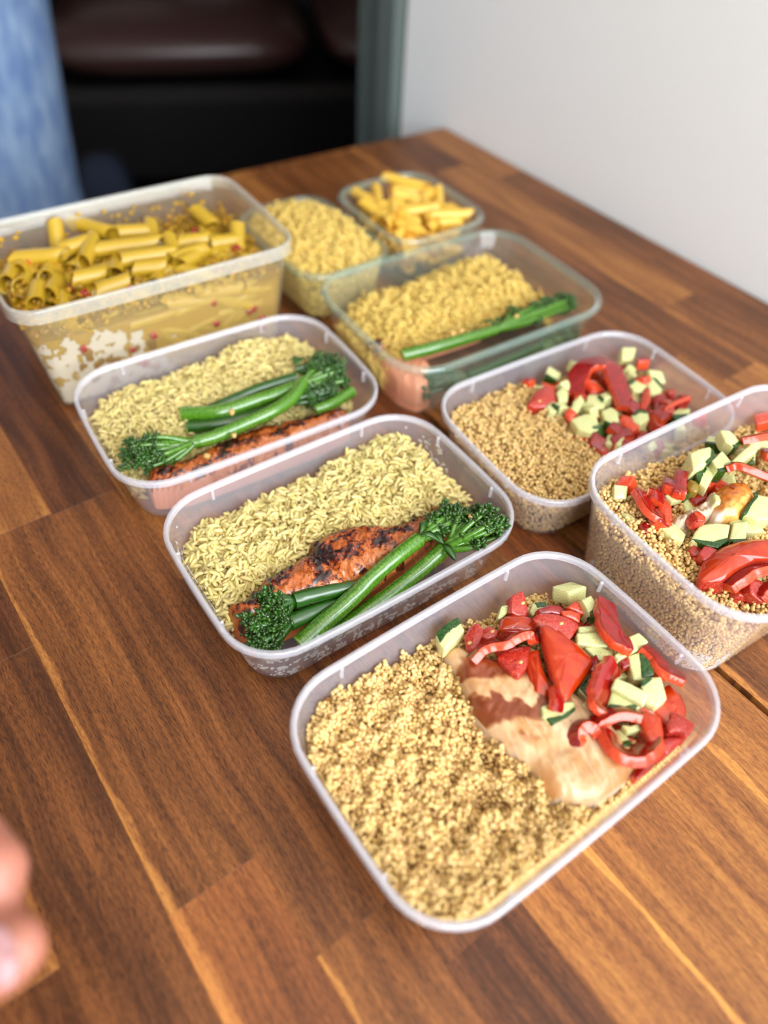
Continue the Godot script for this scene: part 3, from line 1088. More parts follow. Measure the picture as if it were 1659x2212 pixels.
func room(tf: Transform3D) -> void:
	struct("floor", slab3(Vector3(-3.2, FLOOR_Y - 0.1, -2.7), Vector3(1.8, FLOOR_Y, 3.0)), M.floor_wood, tf)
	struct("ceiling", slab3(Vector3(-3.2, 1.65, -2.7), Vector3(1.8, 1.75, 3.0)), M.ceiling_paint, tf)
	struct("wall_right", slab3(Vector3(-0.092, FLOOR_Y, -0.11), Vector3(1.7, 1.65, -0.010)), M.wall_paint, tf)
	struct("wall_left", slab3(Vector3(-3.2, FLOOR_Y, 2.9), Vector3(1.7, 1.65, 3.0)), M.wall_paint, tf)
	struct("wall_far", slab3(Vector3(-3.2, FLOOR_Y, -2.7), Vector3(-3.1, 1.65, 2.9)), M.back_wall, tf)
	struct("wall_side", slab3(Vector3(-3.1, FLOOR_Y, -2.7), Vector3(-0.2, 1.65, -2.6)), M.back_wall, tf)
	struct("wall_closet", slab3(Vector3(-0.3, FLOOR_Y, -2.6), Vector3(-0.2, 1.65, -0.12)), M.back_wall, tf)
	# window wall behind the camera: below, above and beside the opening
	struct("wall_near", slab3(Vector3(1.7, FLOOR_Y, -0.11), Vector3(1.8, 0.12, 3.0)), M.wall_paint, tf)
	struct("wall_near_top", slab3(Vector3(1.7, 1.48, -0.11), Vector3(1.8, 1.65, 3.0)), M.wall_paint, tf)
	struct("wall_near_side", slab3(Vector3(1.7, 0.12, 1.32), Vector3(1.8, 1.48, 3.0)), M.wall_paint, tf)
	struct("wall_near_edge", slab3(Vector3(1.7, 0.12, -0.11), Vector3(1.8, 1.48, -0.08)), M.wall_paint, tf)
	var w := struct("window_1", slab3(Vector3(1.745, 0.16, -0.05), Vector3(1.755, 1.44, 1.29)), M.glass, tf)
	for b in [[0.12, 0.17, -0.08, 1.32], [1.43, 1.48, -0.08, 1.32], [0.12, 1.48, -0.08, -0.03], [0.12, 1.48, 1.27, 1.32], [0.12, 1.48, 0.60, 0.65]]:
		part(w, "window_frame", slab3(Vector3(1.72, b[0], b[2]), Vector3(1.78, b[1], b[3])), M.ceiling_paint)
	# grey door frame where the white wall ends
	struct("trim_1", slab3(Vector3(-0.128, FLOOR_Y, -0.115), Vector3(-0.0925, 1.65, 0.004)), M.frame_paint, tf)
	struct("trim_2", slab3(Vector3(-0.20, FLOOR_Y, -0.115), Vector3(-0.128, 1.65, -0.02)), M.frame_paint, tf)
	var c := thing("ceiling_light", "square white ceiling light panel above the table", "lamp", tf * Transform3D(Basis(), Vector3(0.55, 1.61, 0.65)))
	part(c, "housing", box_mesh(Vector3(0.96, 0.05, 0.96), 0.006, Vector3(0, 0.015, 0)), M.ceiling_paint)
	var glow := mat("lamp_glow", Color(1, 0.95, 0.88), 0.6)
	glow.emission_enabled = true
	glow.emission = Color(1, 0.92, 0.82)
	glow.emission_energy_multiplier = 1.0
	part(c, "diffuser_lamp", box_mesh(Vector3(0.9, 0.008, 0.9), 0.002, Vector3(0, -0.008, 0)), glow)
	# dark leather sofa across the room
	var sf := Transform3D(Basis(Vector3.UP, deg_to_rad(13)), Vector3(-0.62, FLOOR_Y, -2.22))
	var s := thing("sofa", "dark brown leather sofa beyond the far end of the table", "sofa", sf)
	part(s, "base", box_mesh(Vector3(2.3, 0.26, 0.80), 0.03, Vector3(0, 0.19, -0.40)), M.leather_dark)
	for k in 4: part(s, "sofa_leg", box_mesh(Vector3(0.07, 0.07, 0.07), 0.01, Vector3([-1.05, 1.05, -1.05, 1.05][k], 0.035, [-0.08, -0.08, -0.72, -0.72][k])), M.leather_dark)
	for k in 3:
		part(s, "seat_cushion", pillow(0.73, 0.17, 0.62, 5), M.leather).position = Vector3(-0.76 + k * 0.76, 0.40, -0.30)
		var bk := part(s, "back_cushion", pillow(0.73, 0.2, 0.44, 5), M.leather)
		bk.transform = Transform3D(Basis(Vector3.RIGHT, deg_to_rad(72)), Vector3(-0.76 + k * 0.76, 0.66, -0.66))
	part(s, "backrest", box_mesh(Vector3(2.3, 0.75, 0.16), 0.04, Vector3(0, 0.40, -0.84)), M.leather_dark)
	for k in 2: part(s, "armrest", box_mesh(Vector3(0.2, 0.56, 0.86), 0.05, Vector3([-1.22, 1.22][k], 0.30, -0.42)), M.leather)
	for k in 3:
		var labels := ["beige cushion at the left end of the dark sofa", "small white cushion near the middle of the dark sofa", "pale grey cushion at the right end of the dark sofa"]
		var cu := thing("cushion", labels[k], "cushion", sf * Transform3D(Basis(Vector3.RIGHT, deg_to_rad(60)), Vector3([-0.55, -0.18, 0.55][k], 0.665, -0.44)))
		part(cu, "cover", pillow(0.36, 0.13, 0.32, 4), M.cushion_cloth)
	var st := thing("footstool", "dark slate blue footstool in the shadow before the sofa", "footstool", Transform3D(Basis(Vector3.UP, 0.3), Vector3(-0.655, FLOOR_Y, -1.62)))
	part(st, "seat_pad", pillow(0.12, 0.24, 0.12, 4), M.slate_cloth).position = Vector3(0, 0.27, 0)
	part(st, "stool_base", box_mesh(Vector3(0.1, 0.16, 0.1), 0.01, Vector3(0, 0.08, 0)), M.leather_dark)

func pillow(w: float, h: float, d: float, e: float) -> ArrayMesh:
	var rings := []
	var rows := 10
	for i in rows + 1:
		var a := PI * i / rows
		var ring := PackedVector3Array()
		for k in 28:
			var b := TAU * k / 28
			var f := func(x: float) -> float: return signf(x) * pow(absf(x), 2.0 / e)
			var s := pow(maxf(sin(a), 0.0), 0.6) + 0.001
			ring.append(Vector3(f.call(cos(b)) * w / 2 * s, -cos(a) * h / 2, f.call(sin(b)) * d / 2 * s))
		rings.append(ring)
	return rings_mesh(rings)

func plank_mesh(u0: float, u1: float, v0: float, v1: float, skew: float, flip: bool) -> ArrayMesh:
	var st := SurfaceTool.new()
	st.begin(Mesh.PRIMITIVE_TRIANGLES)
	st.set_smooth_group(-1)
	var b := 0.12
	var top := []
	var rim := []
	var bot := []
	for c in [[0, 0], [1, 0], [1, 1], [0, 1]]:
		var v: float = v1 if c[1] else v0
		var u: float = u1 if c[0] else u0 + skew * v
		var du: float = -b if c[0] else b
		var dv: float = -b if c[1] else b
		top.append(Vector3(u + du, 0, v + dv))
		rim.append(Vector3(u, -b, v))
		bot.append(Vector3(u, -22, v))
	var quads := [[top[0], top[1], top[2], top[3]]]
	for k in 4:
		var j := (k + 1) % 4
		quads.append([top[k], rim[k], rim[j], top[j]])
		quads.append([rim[k], bot[k], bot[j], rim[j]])
	quads.append([bot[3], bot[2], bot[1], bot[0]])
	for q in quads:
		for k in [0, 1, 2, 0, 2, 3]:
			var p: Vector3 = q[k]
			var uu := (p.x - u0) / 340.0
			var vv := (p.z - v0) / (v1 - v0)
			st.set_uv(Vector2(1.0 - uu if flip else uu, vv))
			st.add_vertex(p * MM)
	st.generate_normals()
	return st.commit()

func table(tf: Transform3D) -> void:
	var t := thing("table", "acacia wood dining table of glued staves under all the containers", "table", tf)
	var rows := [] # v0, v1, then [end u, wood] along the row
	var r := RandomNumberGenerator.new()
	r.seed = 77
	var edges := [-6.0]
	for k in range(1, 8): edges.append(-6.0 + k * 41.9)
	edges.append(329.6)
	var left := [333.2, 373.0, 414.0, 455.0, 496.0, 537.0, 577.0, 618.0, 660.0, 701.0, 742.0, 783.0, 824.0]
	# rows seen in the photograph, by the v where they begin: butt joints and woods
	var known := {
		333.2: [[260, 0], [560, 9], [880, 8]], 373.0: [[310, 1], [600, 4], [900, 4]], 414.0: [[240, 9], [520, 0], [840, 4]],
		455.0: [[300, 1], [580, 9], [900, 7]], 496.0: [[260, 0], [420, 4], [655, 0], [900, 3]], 537.0: [[120, 0], [333, 3], [622, 0], [900, 5]],
		577.0: [[150, 1], [331, 4], [574, 5], [850, 10]], 618.0: [[120, 2], [416, 3], [740, 1], [900, 0]], 660.0: [[160, 0], [400, 3], [566, 4], [860, 1]],
	}
	for set_ in [edges, left]:
		for k in set_.size() - 1:
			var v0: float = set_[k]
			var row: Array = known.get(v0, [])
			if row.is_empty():
				var u := r.randf_range(80, 300)
				while u < 1000:
					row.append([u, [0, 9, 0, 4, 1, 2, 9, 7, 0, 5][r.randi() % 10]])
					u += r.randf_range(200, 335)
			var u0 := -4.0
			for seg in row:
				var u1: float = seg[0]
				var first := u0 < 0
				var p := part(t, "plank", plank_mesh(u0, u1, v0, set_[k + 1], -0.07 if first else 0.0, r.randf() < 0.5), M["wood%d" % seg[1]])
				p.position.y = 0.0
				u0 = u1
			if u0 < 1000: part(t, "plank", plank_mesh(u0, 1005.0, v0, set_[k + 1], 0.0, false), M["wood%d" % (r.randi() % 8)])
	part(t, "table_core", slab3(Vector3(0.01, -0.05, 0.01), Vector3(0.99, -0.022, 0.80)), M.table_core)
	for k in 4:
		part(t, "table_leg", slab3(Vector3([0.04, 0.90][k % 2], FLOOR_Y, [0.03, 0.73][k / 2]), Vector3([0.10, 0.96][k % 2], -0.05, [0.09, 0.79][k / 2])), M.table_leg_wood)

func containers() -> void:
	tub("A", "plastic_container", "clear plastic tub nearest the camera with quinoa, chicken and tomato salad", "plastic", "plastic_rim", 4.0, true)
	var tb := tub("B", "plastic_container", "clear plastic tub of yellow rice, blackened salmon and broccolini in front", "plastic", "plastic_rim", 4.0, true)
	drops(tb, "B", "condensation", 1500, -60, 130, 4, 30, 0.35, 1.0, Vector3(1, 1, 1), 1.6)
	drops(tb, "B", "condensation", 260, 78, 118, 12, 36, 0.35, 1.1, Vector3(1, 1, -1), 2.2)
	drops(tb, "B", "condensation", 260, 78, 118, 12, 36, 0.35, 1.1, Vector3(-1, 1, -1), 2.2)
	tub("C", "plastic_container", "clear plastic tub with broccolini lying over salmon, touching the pasta tub", "plastic", "plastic_rim", 4.0, true)
	tub("D", "plastic_container", "clear plastic tub with finely diced salad and quinoa behind the deep tub", "plastic", "plastic_rim", 4.0, true)
	var te := tub("E", "plastic_container", "deep clear plastic tub cut off by the right edge of the photo", "plastic", "plastic_rim", 4.0, true)
	drops(te, "E", "starch_specks", 2200, 40, 150, 3, 22, 0.35, 0.85, Vector3(1, 1, 1), 0.9)
	tub("F", "plastic_container", "large deep sauce-stained plastic tub filled with curry penne", "plastic_stained", "plastic_stained_rim", 9.0, false)
	tub("G", "glass_container", "large glass dish with couscous, salmon and broccolini", "glass", "glass_rim", 6.0, false)
	tub("H", "glass_container", "small glass dish heaped with plain couscous beside the pasta tub", "glass", "glass_rim", 6.0, false)
	tub("I", "glass_container", "small glass dish of plain penne at the back of the table", "glass", "glass_rim", 6.0, false)

func food_a() -> void:
	var hf := func(x: float, z: float) -> float:
		var h := 32.0 + 5.0 * smoothstep(10, -50, x) * smoothstep(20, -45, z) - 8.0 * smoothstep(5, 45, x)
		h += 2.0 * smoothstep(0, 50, z) * smoothstep(20, -10, x)
		h -= 8.0 * exp(-pow((x + 28) / 7.0, 2) - pow((z - 20) / 6.0, 2)) + 6.0 * exp(-pow((x + 16) / 5.0, 2) - pow((z - 2) / 12.0, 2))
		return h + 6.0 * fn.get_noise_2d(x * 1.8, z * 1.8) + 2.8 * fn.get_noise_2d(x * 4.6 + 40, z * 4.6)
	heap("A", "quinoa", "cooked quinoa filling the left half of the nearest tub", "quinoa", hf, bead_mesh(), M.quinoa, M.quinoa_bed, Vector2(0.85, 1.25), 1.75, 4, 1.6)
	loaf("A", "chicken_breast", "glazed chicken breast slice under the salad in the nearest tub", "chicken", [-1.7,-43.2,7,-43.5,11,-36.2,18.6,-25,33.4,-9,37.4,11.1,39.5,29,39,44.4,29.7,49.2,17.7,51.8,7.7,50.8,-0.7,45.8,-6.4,38.1,-6.5,30.5,-5.2,22.9,-7.6,13.8,-9.5,0.9,-9.1,-12.2,-5.2,-23.4,-1.7,-32.7], 31, 12, 8, "chicken_glazed", 0.45, [[6, -20, 12, 34, 5.0, 1.6], [-8, 20, 34, 30, 4.0, 1.0]], 1.3, "chicken_shred")
	dice("A", 30, 22, 80, -46, 44, 26, 36, "deep in the nearest salad")

func food_b() -> void:
	var hf := func(x: float, z: float) -> float:
		if z > 14: return 0.0
		var h := 27.0 + 6.0 * smoothstep(-20, 60, x) - 3.0 * smoothstep(-15, 8, z) - 7.0 * smoothstep(-42, -54, z) - 9.0 * smoothstep(66, 80, x) - 5.0 * smoothstep(-60, -78, x)
		return h + 5.0 * fn.get_noise_2d(x * 2.0, z * 2.0 + 90) + 2.5 * fn.get_noise_2d(x * 6, z * 6)
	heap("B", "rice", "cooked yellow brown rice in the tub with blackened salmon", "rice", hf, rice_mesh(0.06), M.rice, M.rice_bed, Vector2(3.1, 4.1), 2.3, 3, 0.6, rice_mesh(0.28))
	var s := loaf("B", "salmon_fillet", "blackened salmon fillet between yellow rice and broccolini", "salmon", [-79,7,-72.8,8.2,-67.2,10.7,-60.1,5.4,-52.9,3.5,-45.4,2.9,-36.1,2.7,-28,1.6,-19.7,-4.5,-9.5,-5.3,1.7,-4.2,14,0.3,21,5.2,24.7,8.9,34.6,9.7,43.3,11,55,9.9,62.5,10.3,65.5,17.9,64,26.8,48.2,33.1,32.1,33.4,15.3,35.4,-0.2,36.5,-14.2,35.9,-27.3,34.5,-39.6,32.3,-51.6,30.1,-64.3,29.6,-74.2,30.8,-79.2,29.1,-80.5,20.3], 17, 21, 12, "salmon_crust", 1.0, [[-24, 0, -14, 34, 2.6, 4.0], [52, 8, 40, 34, 1.6, 2.0], [-56, 6, -62, 28, 2.0, 3.0]], 1.1, "salmon_side")
	broccolini("B", "pale thick broccolini stem crossing in front of the blackened salmon", [-53.1,20,44.5,-37.7,24,42.2,-19.6,29,40,-1.9,34,36.8,12.4,37,34.9,27.7,38,32.4], [27.7,38,32.4,43.8,38,29.7,61.6,36,27.9], 5.0, 4.2, 8.0, true, true)
	broccolini("B", "large-headed broccolini spear rising over the right rim of the salmon tub", [-35.3,14,44.9,-14,19,44.9,6,25,45.2,22.9,30,44.2,37.7,34,42.4], [37.7,34,42.4,54.8,40,43.8,72.3,44,47.2], 4.2, 4.6, 12.5, true, true)
	broccolini("B", "upper dark broccolini floret pointing left beside the salmon", [-5.4,26,36,-20.5,29,32.5,-35.2,31,29.4,-46.3,32,27.6], [-46.3,32,27.6,-56.7,32,25,-65.4,30,23], 3.4, 4.6, 10.0, false)
	broccolini("B", "lower dark broccolini floret at the left front rim of the salmon tub", [-7,20,34.3,-24.6,23,34.5,-41,25,34.2,-52.9,26,34], [-52.9,26,34,-64.8,26,31.9,-74.7,26,29.7], 3.2, 4.6, 11.5, false)
	garlic("B", [56, 46, 41], "tan garlic chip on the large-headed broccolini spear")

func food_c() -> void:
	var hf := func(x: float, z: float) -> float:
		if z > 24: return 0.0
		var h := 27.0 + 4.0 * smoothstep(-60, 30, x) - 10.0 * smoothstep(-5, 24, z) - 6.0 * smoothstep(-44, -54, z) - 8.0 * smoothstep(60, 78, x) - 4.0 * smoothstep(-60, -76, x)
		h += 7.0 * exp(-pow((x - 30) / 14.0, 2) - pow((z + 42) / 12.0, 2))
		return h + 4.0 * fn.get_noise_2d(x * 2.2, z * 2.2 + 30) + 2.0 * fn.get_noise_2d(x * 6, z * 6)
	heap("C", "rice", "cooked yellow rice behind the broccolini in the tub next to the pasta", "rice", hf, rice_mesh(0.06), M.rice, M.rice_bed, Vector2(2.8, 3.5), 2.5, 3, 0.6, rice_mesh(0.25))
	loaf("C", "salmon_fillet", "spiced salmon fillet half hidden under broccolini along the front wall", "salmon", [-68.7,25.3,-61.4,24.9,-42.6,28.6,-20.1,24.8,-0.7,23.3,20.8,25.2,44.5,30.6,66.1,32,64.2,44.2,52.3,52.9,20,52.1,-5.1,52.1,-31.5,50.8,-53.1,47.4,-69.9,40], 14, 17, 8, "salmon_crust", 1.0, [[20, 25, 16, 52, 2.0, 2.5]], 1.4, "salmon_flesh")
	broccolini("C", "middle broccolini spear with a pale cut end, beside the rice", [-30.3,30,-4.4,-11.7,33,7.5,8.8,35,11.3,27.7,36,12.6,45,36,11.4], [45,36,11.4,62.4,36,10.9,75.3,36,14.1], 5.0, 4.2, 11.0, true)
	broccolini("C", "curved bright broccolini spear with its floret at the left, over the salmon", [46.3,38,12.3,32.3,38,23.3,17,37,27.8,-2.1,35,28,-24,34,29,-34.9,33,26.4], [-34.9,33,26.4,-56.9,33,23.3,-77.7,31,13.7], 4.2, 4.2, 11.5, true)
	broccolini("C", "dark broccolini spear lying under the curved bright spear", [-31.9,27,5.9,-12.2,29,14.5,10.8,31,19.9,31.2,31,18.2], [31.2,31,18.2,48,32,18.2,63.5,32,21.3], 4.4, 3.8, 9.0, false)
	broccolini("C", "short pale broccolini stub at the right end over the salmon", [72.3,33,30.3,56,33,34.7,42.4,33,35], [], 3.8, 3.2, 6.0, true)
	broccolini("C", "dark leafy broccolini spear lying against the rice", [46.9,34,1.1,20.4,34,0.4,0.5,33,1.3,-19.2,33,3.3], [49.8,35,-4.3,63.8,36,2.1,77.1,36,3.5], 3.8, 3.6, 9.5, false, true)
	garlic("C", [-8, 41, 22, -34, 33, 42, -14, 37, 38], "tan garlic bit on the curved broccolini spear and salmon")

func food_d() -> void:
	var hf := func(x: float, z: float) -> float:
		var h := 30.0 - 10.0 * smoothstep(-16, 14, x) - 3.0 * smoothstep(-40, -54, z) - 3.0 * smoothstep(-60, -78, x)
		return h + 4.5 * fn.get_noise_2d(x * 2.4, z * 2.4 + 60) + 2.5 * fn.get_noise_2d(x * 7, z * 7)
	heap("D", "quinoa", "cooked quinoa at the left of the finely diced salad tub", "quinoa", hf, bead_mesh(), M.quinoa, M.quinoa_bed, Vector2(0.85, 1.25), 1.95, 3, 1.6)
	dice("D", 95, -14, 82, -50, 50, 18, 33, "in the middle tub salad")

func food_e() -> void:
	var hf := func(x: float, z: float) -> float:
		var h := 49.0 + 4.0 * smoothstep(0, -70, x) * smoothstep(40, -30, z) - 4.0 * smoothstep(-20, 40, x)
		return h + 4.0 * fn.get_noise_2d(x * 2.4 + 11, z * 2.4) + 2.4 * fn.get_noise_2d(x * 7, z * 7)
	heap("E", "quinoa", "cooked quinoa filling the deep tub, seen through its clear wall", "quinoa", hf, bead_mesh(), M.quinoa, M.quinoa_bed, Vector2(0.85, 1.25), 1.85, 3, 1.6)
	dice("E", 62, -58, 78, -46, 40, 46, 57, "in the deep tub salad")
	loaf("E", "chicken_piece", "round glazed chicken chunk in the deep tub", "chicken", [-18.1,-15.7,-9.4,-17.4,-2.2,-16.2,2.6,-11.8,3.2,-6.1,-1.1,0.6,-10.7,4.1,-21.7,5.2,-27,1.6,-31.4,-2.2,-26.6,-8.9], 54, 13, 10, "chicken_dome", 0.6, [], 1.0)
	loaf("E", "chicken_piece", "white shredded chicken end left of the glazed chunk, deep tub", "chicken", [-47.7,-14.9,-41.9,-14.7,-33.1,-14.1,-23.6,-15,-15.2,-18.1,-11.3,-17.2,-24.2,-5,-31.9,-5.7,-41.5,-7.6,-48.6,-8.6,-50.5,-11.5], 53, 8, 5, "chicken_shred", 2.6, [], 0.9)
	# hand-cut salad pieces of the three salad tubs
	piece("A", "tomato_wedge", "large triangular orange tomato piece lying skin up on the nearest salad", 47, 4, 2.5, 8, -6, "skin", [40,-24,43.5,-23.5,46.3,-17.4,48.7,-10.6,50.4,-4.2,50.6,2.3,43.8,6.1,33.7,8.3,23.5,10.8,23.7,5.7,26.8,-2,31,-9.8,35.6,-17.6])
	piece("A", "tomato_wedge", "pale-tipped tomato wedge standing at the back edge of the nearest salad", 44, 7, 1, 18, 0, "flesh", [42.9,-48.4,47,-47.9,50.4,-47.6,48.3,-42,45.2,-35.8,41.3,-35.4,38.9,-38.9,37,-41.8])
	piece("A", "tomato_wedge", "dark red tomato wedge under the white seed, back left of the nearest salad", 42, 9, 2, 4, 0, "skin", [26.3,-36,31.4,-40.1,36,-39.7,42,-36.3,45.5,-31.7,42.5,-25.2,35.2,-28.8,29.8,-32.7])
	piece("A", "tomato_wedge", "pink cut tomato wedge behind the large orange tomato piece", 46, 6, 1, 10, 4, "flesh", [42.2,-30.7,46.4,-31.1,49.4,-29.4,53.8,-25.9,57.7,-21.4,59.8,-15.5,54.1,-13.2,49.5,-12.1,48.3,-18.1,44.6,-22.7,41.4,-25.7])
	piece("A", "tomato_wedge", "triangular red tomato piece draped down over the sauced chicken breast", 44, 4, 1, -10, -8, "flesh", [14.2,-23.3,20.8,-24.3,27.7,-23.2,33.7,-20.2,27,-14.6,21.1,-10.8,15.1,-9.4,13.9,-13.3,13.9,-17.6])
	piece("A", "tomato_wedge", "wet tomato chunk beside the cucumber end piece, left of the nearest salad", 42, 7, 1, 0, 6, "flesh", [11.1,-42.1,16.6,-44.7,21.4,-44.6,21.4,-39.4,17,-36,6.8,-31.7,7.6,-36.2])
	piece("A", "tomato_wedge", "translucent pink tomato chunk behind the curled pepper strip, nearest salad", 42, 6, 1, 0, 0, "flesh", [19.8,-40.4,25.3,-39.9,26,-35.2,23.1,-33,17.7,-34.5,16.9,-38.1])
	piece("A", "tomato_wedge", "long red tomato wedge lying between chicken and large orange tomato piece", 42, 8, 3, 0, 10, "skin", [28.5,-18.1,32.3,-18.1,35.9,-16.7,31.3,-9.2,28.6,-2.3,26.3,4.6,20.2,6.4,15.6,3.8,17.6,-1.3,22,-8.7])
	piece("A", "tomato_wedge", "broad orange-red tomato slab beside the red pepper ring in the nearest tub", 44, 5, 1.5, 4, -4, "skin", [45.9,34.6,51,32.7,55.4,39.1,51.9,43.1,47.8,47.2,41.8,48.2,41.2,43.6,43.1,38.8])
	piece("A", "tomato_wedge", "jagged orange tomato chunk at the right end of the nearest tub", 42, 8, 1, 0, -8, "flesh", [54.4,43.2,59.2,42,61,40,64.7,44.4,66.9,49.9,61.6,52,57,52.8,56.5,48.5,51.4,46.4])
	piece("A", "tomato_wedge", "crimson seedy tomato pulp pressed against the nearest tub wall", 40, 8, 2, 0, -12, "pulp", [42.6,49.1,47.6,46.5,52.1,47,59.3,51,54.4,52.8,46,53.1,40,53.5])
	piece("A", "tomato_wedge", "wide red tomato wedge half hidden behind the cucumber cubes, nearest tub right", 38, 9, 3, 6, -6, "skin", [55.2,29,66.6,28.3,74.9,28.6,75.6,35.3,72.8,41,68.4,44.4,60.4,42.6,56.3,42.5,56.4,35.3])
	piece("A", "tomato_wedge", "small tomato piece seen through the loop of the red pepper ring", 37, 5, 1, 0, 0, "flesh", [38.6,35.2,41.5,38,45.3,43.2,41.1,44.2,37.6,39.7])
	piece("A", "pepper_piece", "flat red pepper piece at the lower edge of the nearest salad", 36, 5, 1, 0, -6, "skin", [31.9,47.9,38.4,48.2,45.2,51.1,41.9,53.1,33.1,52.9,27.7,52,28.3,49.6])
	piece("A", "pepper_piece", "square red pepper bit below the pale cucumber corner, on the chicken", 42, 6, 0.6, 0, 0, "pflesh", [14.3,16.4,18.3,14.2,24.8,17.7,20.8,21.2,17.3,20.5,14.2,18])
	piece("A", "pepper_piece", "small glossy red pepper bit between two cucumber slices, nearest salad", 43, 5, 0.6, 0, 5, "skin", [62,9.2,68.2,9.8,65,14.2,60.1,13.3])
	piece("A", "pepper_piece", "narrow red pepper piece at the right corner of the large orange tomato", 43, 6, 0.6, 0, 5, "skin", [51.4,1.1,56,0.6,52.9,6,49.3,8,46.9,5.4])
	piece("A", "pepper_piece", "long red pepper slice along the back of the nearest salad", 45, 6, 1, 14, 0, "skin", [47.8,-34.1,55.3,-32.5,59.5,-29.8,60,-25.6,56.5,-25.2,52.4,-28.5,47.1,-31.5])
	piece("A", "pepper_piece", "red pepper slice with orange cut face behind the pink tomato wedge", 45, 6, 1, 14, 0, "pflesh", [56.9,-27.1,61.5,-24.9,65.1,-20.5,61.2,-17.2,59,-20.3,55.9,-24.5])
	piece("A", "pepper_piece", "crumpled orange pepper piece left of the pale cucumber cube at the back", 43, 5, 1, 14, 0, "pflesh", [62.1,-27.5,68.3,-27.9,72.1,-24.2,68.4,-18.9,65.5,-21.9])
	piece("A", "cucumber_piece", "green-skinned cucumber end piece at the left edge of the nearest salad", 44, 8, 0.6, 0, 0, 0, [-1.1,-49.7,3.3,-50.9,9.5,-51.5,14.2,-51.2,12.7,-46.7,11.8,-43.6,5.1,-41.4,-3,-40.6,-2.9,-44.8], [-1.1,-49.7,3.3,-50.9,9.5,-51.5,14.2,-51.2,13,-47.6,5.1,-46.1,-2.5,-44.5])
	piece("A", "cucumber_piece", "pale cucumber cube with dark green base at the back of the nearest salad", 47, 10, 0.4, 10, 0, 3, [69.1,-25.9,74.9,-25,74.4,-21.4,73.1,-16.8,66.8,-16.1,67.5,-20.5], [73.1,-16.8,66.8,-16.1,67.3,-18.5,73.5,-19.3])
	piece("A", "cucumber_piece", "translucent seedy cucumber slice right of the large orange tomato piece", 45, 4, 0.4, 6, 0, -1, [54.5,-12.5,64.3,-7,63.4,-2.6,62.7,1.1,55.9,-3,50.3,-8.3])
	piece("A", "cucumber_piece", "wet cucumber slice edge under the translucent seedy slice", 43, 5, 0.4, 6, 0, -1, [53.2,-5.6,60.5,-0.7,63.7,4.5,59.5,8.1,54.4,4.6,53.3,-0.7])
	piece("A", "cucumber_piece", "cream cucumber slice edge above the translucent seedy slice", 44, 5, 0.4, 6, 0, -1, [58.6,-15.2,64,-12.4,67.4,-9.6,64.8,-7.1,59.5,-10.1,56,-12.7])
	piece("A", "cucumber_piece", "cream cucumber baton with three seeds on its upper corner", 45, 6, 0.4, 0, -4, -1, [59.8,6.7,66.6,5.7,73,2.8,80.9,4,80.8,10.4,71.8,10.7,59.9,9.4])
	piece("A", "cucumber_piece", "cucumber half slice standing with its dark green skin toward the camera", 44, 9, 0.5, 0, 4, 1, [67.1,9.8,73.7,11.8,77.5,14.8,69.6,23.8,66.8,23.4,62.6,22.5,60,19.7], [72.7,11.6,77.5,14.8,69.6,23.8,66.8,23.4,63.2,21.9])
	piece("A", "cucumber_piece", "pale faceted cucumber cube right of the long cucumber slab", 46, 9, 0.5, 0, 4, 0, [59,24.3,65.7,24.1,69.9,26.6,63.7,35.8,56.5,35.6,54.4,31.6])
	piece("A", "cucumber_piece", "long pale cucumber slab lying across the half-moon cucumber slice", 49, 4, 0.3, 0, 4, -1, [45,17.8,50.1,16.1,53.6,22.6,56.5,30.2,50.3,32.7,47.5,25.4])
	piece("A", "cucumber_piece", "half-moon cucumber slice with green rim beneath the long cucumber slab", 45, 7, 0.4, 0, 0, 3, [38.6,22.7,46.8,18.1,48.9,22.8,52.5,31.7,47.3,30.7,41.4,27], [38.4,23,40,22.7,42.9,26.5,48.3,29.8,52.5,31,47.3,30.7,41.4,27])
	piece("A", "cucumber_piece", "pale cucumber corner piece resting on the chicken left of the pepper hook", 43, 8, 0.4, 0, -6, 3, [14,5.7,20.5,7.3,29.5,12.3,26.1,15.7,19.5,16.1,12,15.2,11.2,9.6], [11.6,11.6,13.7,14.3,20.8,14.7,27.5,14.3,25.9,15.8,19.5,16.1,12,15.2])
	piece("A", "cucumber_piece", "small dark-rimmed cucumber wedge beside the pale cucumber corner piece", 41, 6, 0.4, 0, 0, 2, [27.4,15.3,35.4,14.3,33.2,20.5,28.4,19.8], [27.4,15.3,28.9,15.1,30.2,19.4,33.7,20,33,20.6,28.4,19.8])
	piece("A", "cucumber_piece", "tiny cream cucumber bit inside the red pepper ring", 42, 4, 0.3, 0, 0, -1, [39,32.1,41.5,34.4,46.7,36.1,44.2,38.6,38.4,36.2])
	piece("A", "cucumber_piece", "dark green cucumber skin piece in the hollow below the large orange tomato", 40, 7, 0.4, 0, 0, 1, [36.8,8,43.2,6.1,48.9,5.1,47.1,9.7,41.2,13.4,36.6,14], [37.4,8.4,43.2,6.6,48.4,5.5,46.8,9.5,41.2,12.9,37.1,13.6])
	piece("A", "cucumber_piece", "green cucumber edge piece at the very back of the nearest salad", 42, 7, 0.4, 10, 0, 1, [46.4,-36.6,51.6,-39.3,57.5,-36.1,55.7,-33.7,49,-33.8,46.1,-33.5], [51.4,-38.8,57.2,-36.1,55.7,-34.1,50.6,-35.5])
	piece("A", "cucumber_piece", "greenish translucent cucumber sliver behind the dark red tomato wedge", 41, 6, 0.4, 10, 0, -1, [31,-42.3,37.4,-46.8,41,-45.6,37.5,-42.3,32.6,-41.2])
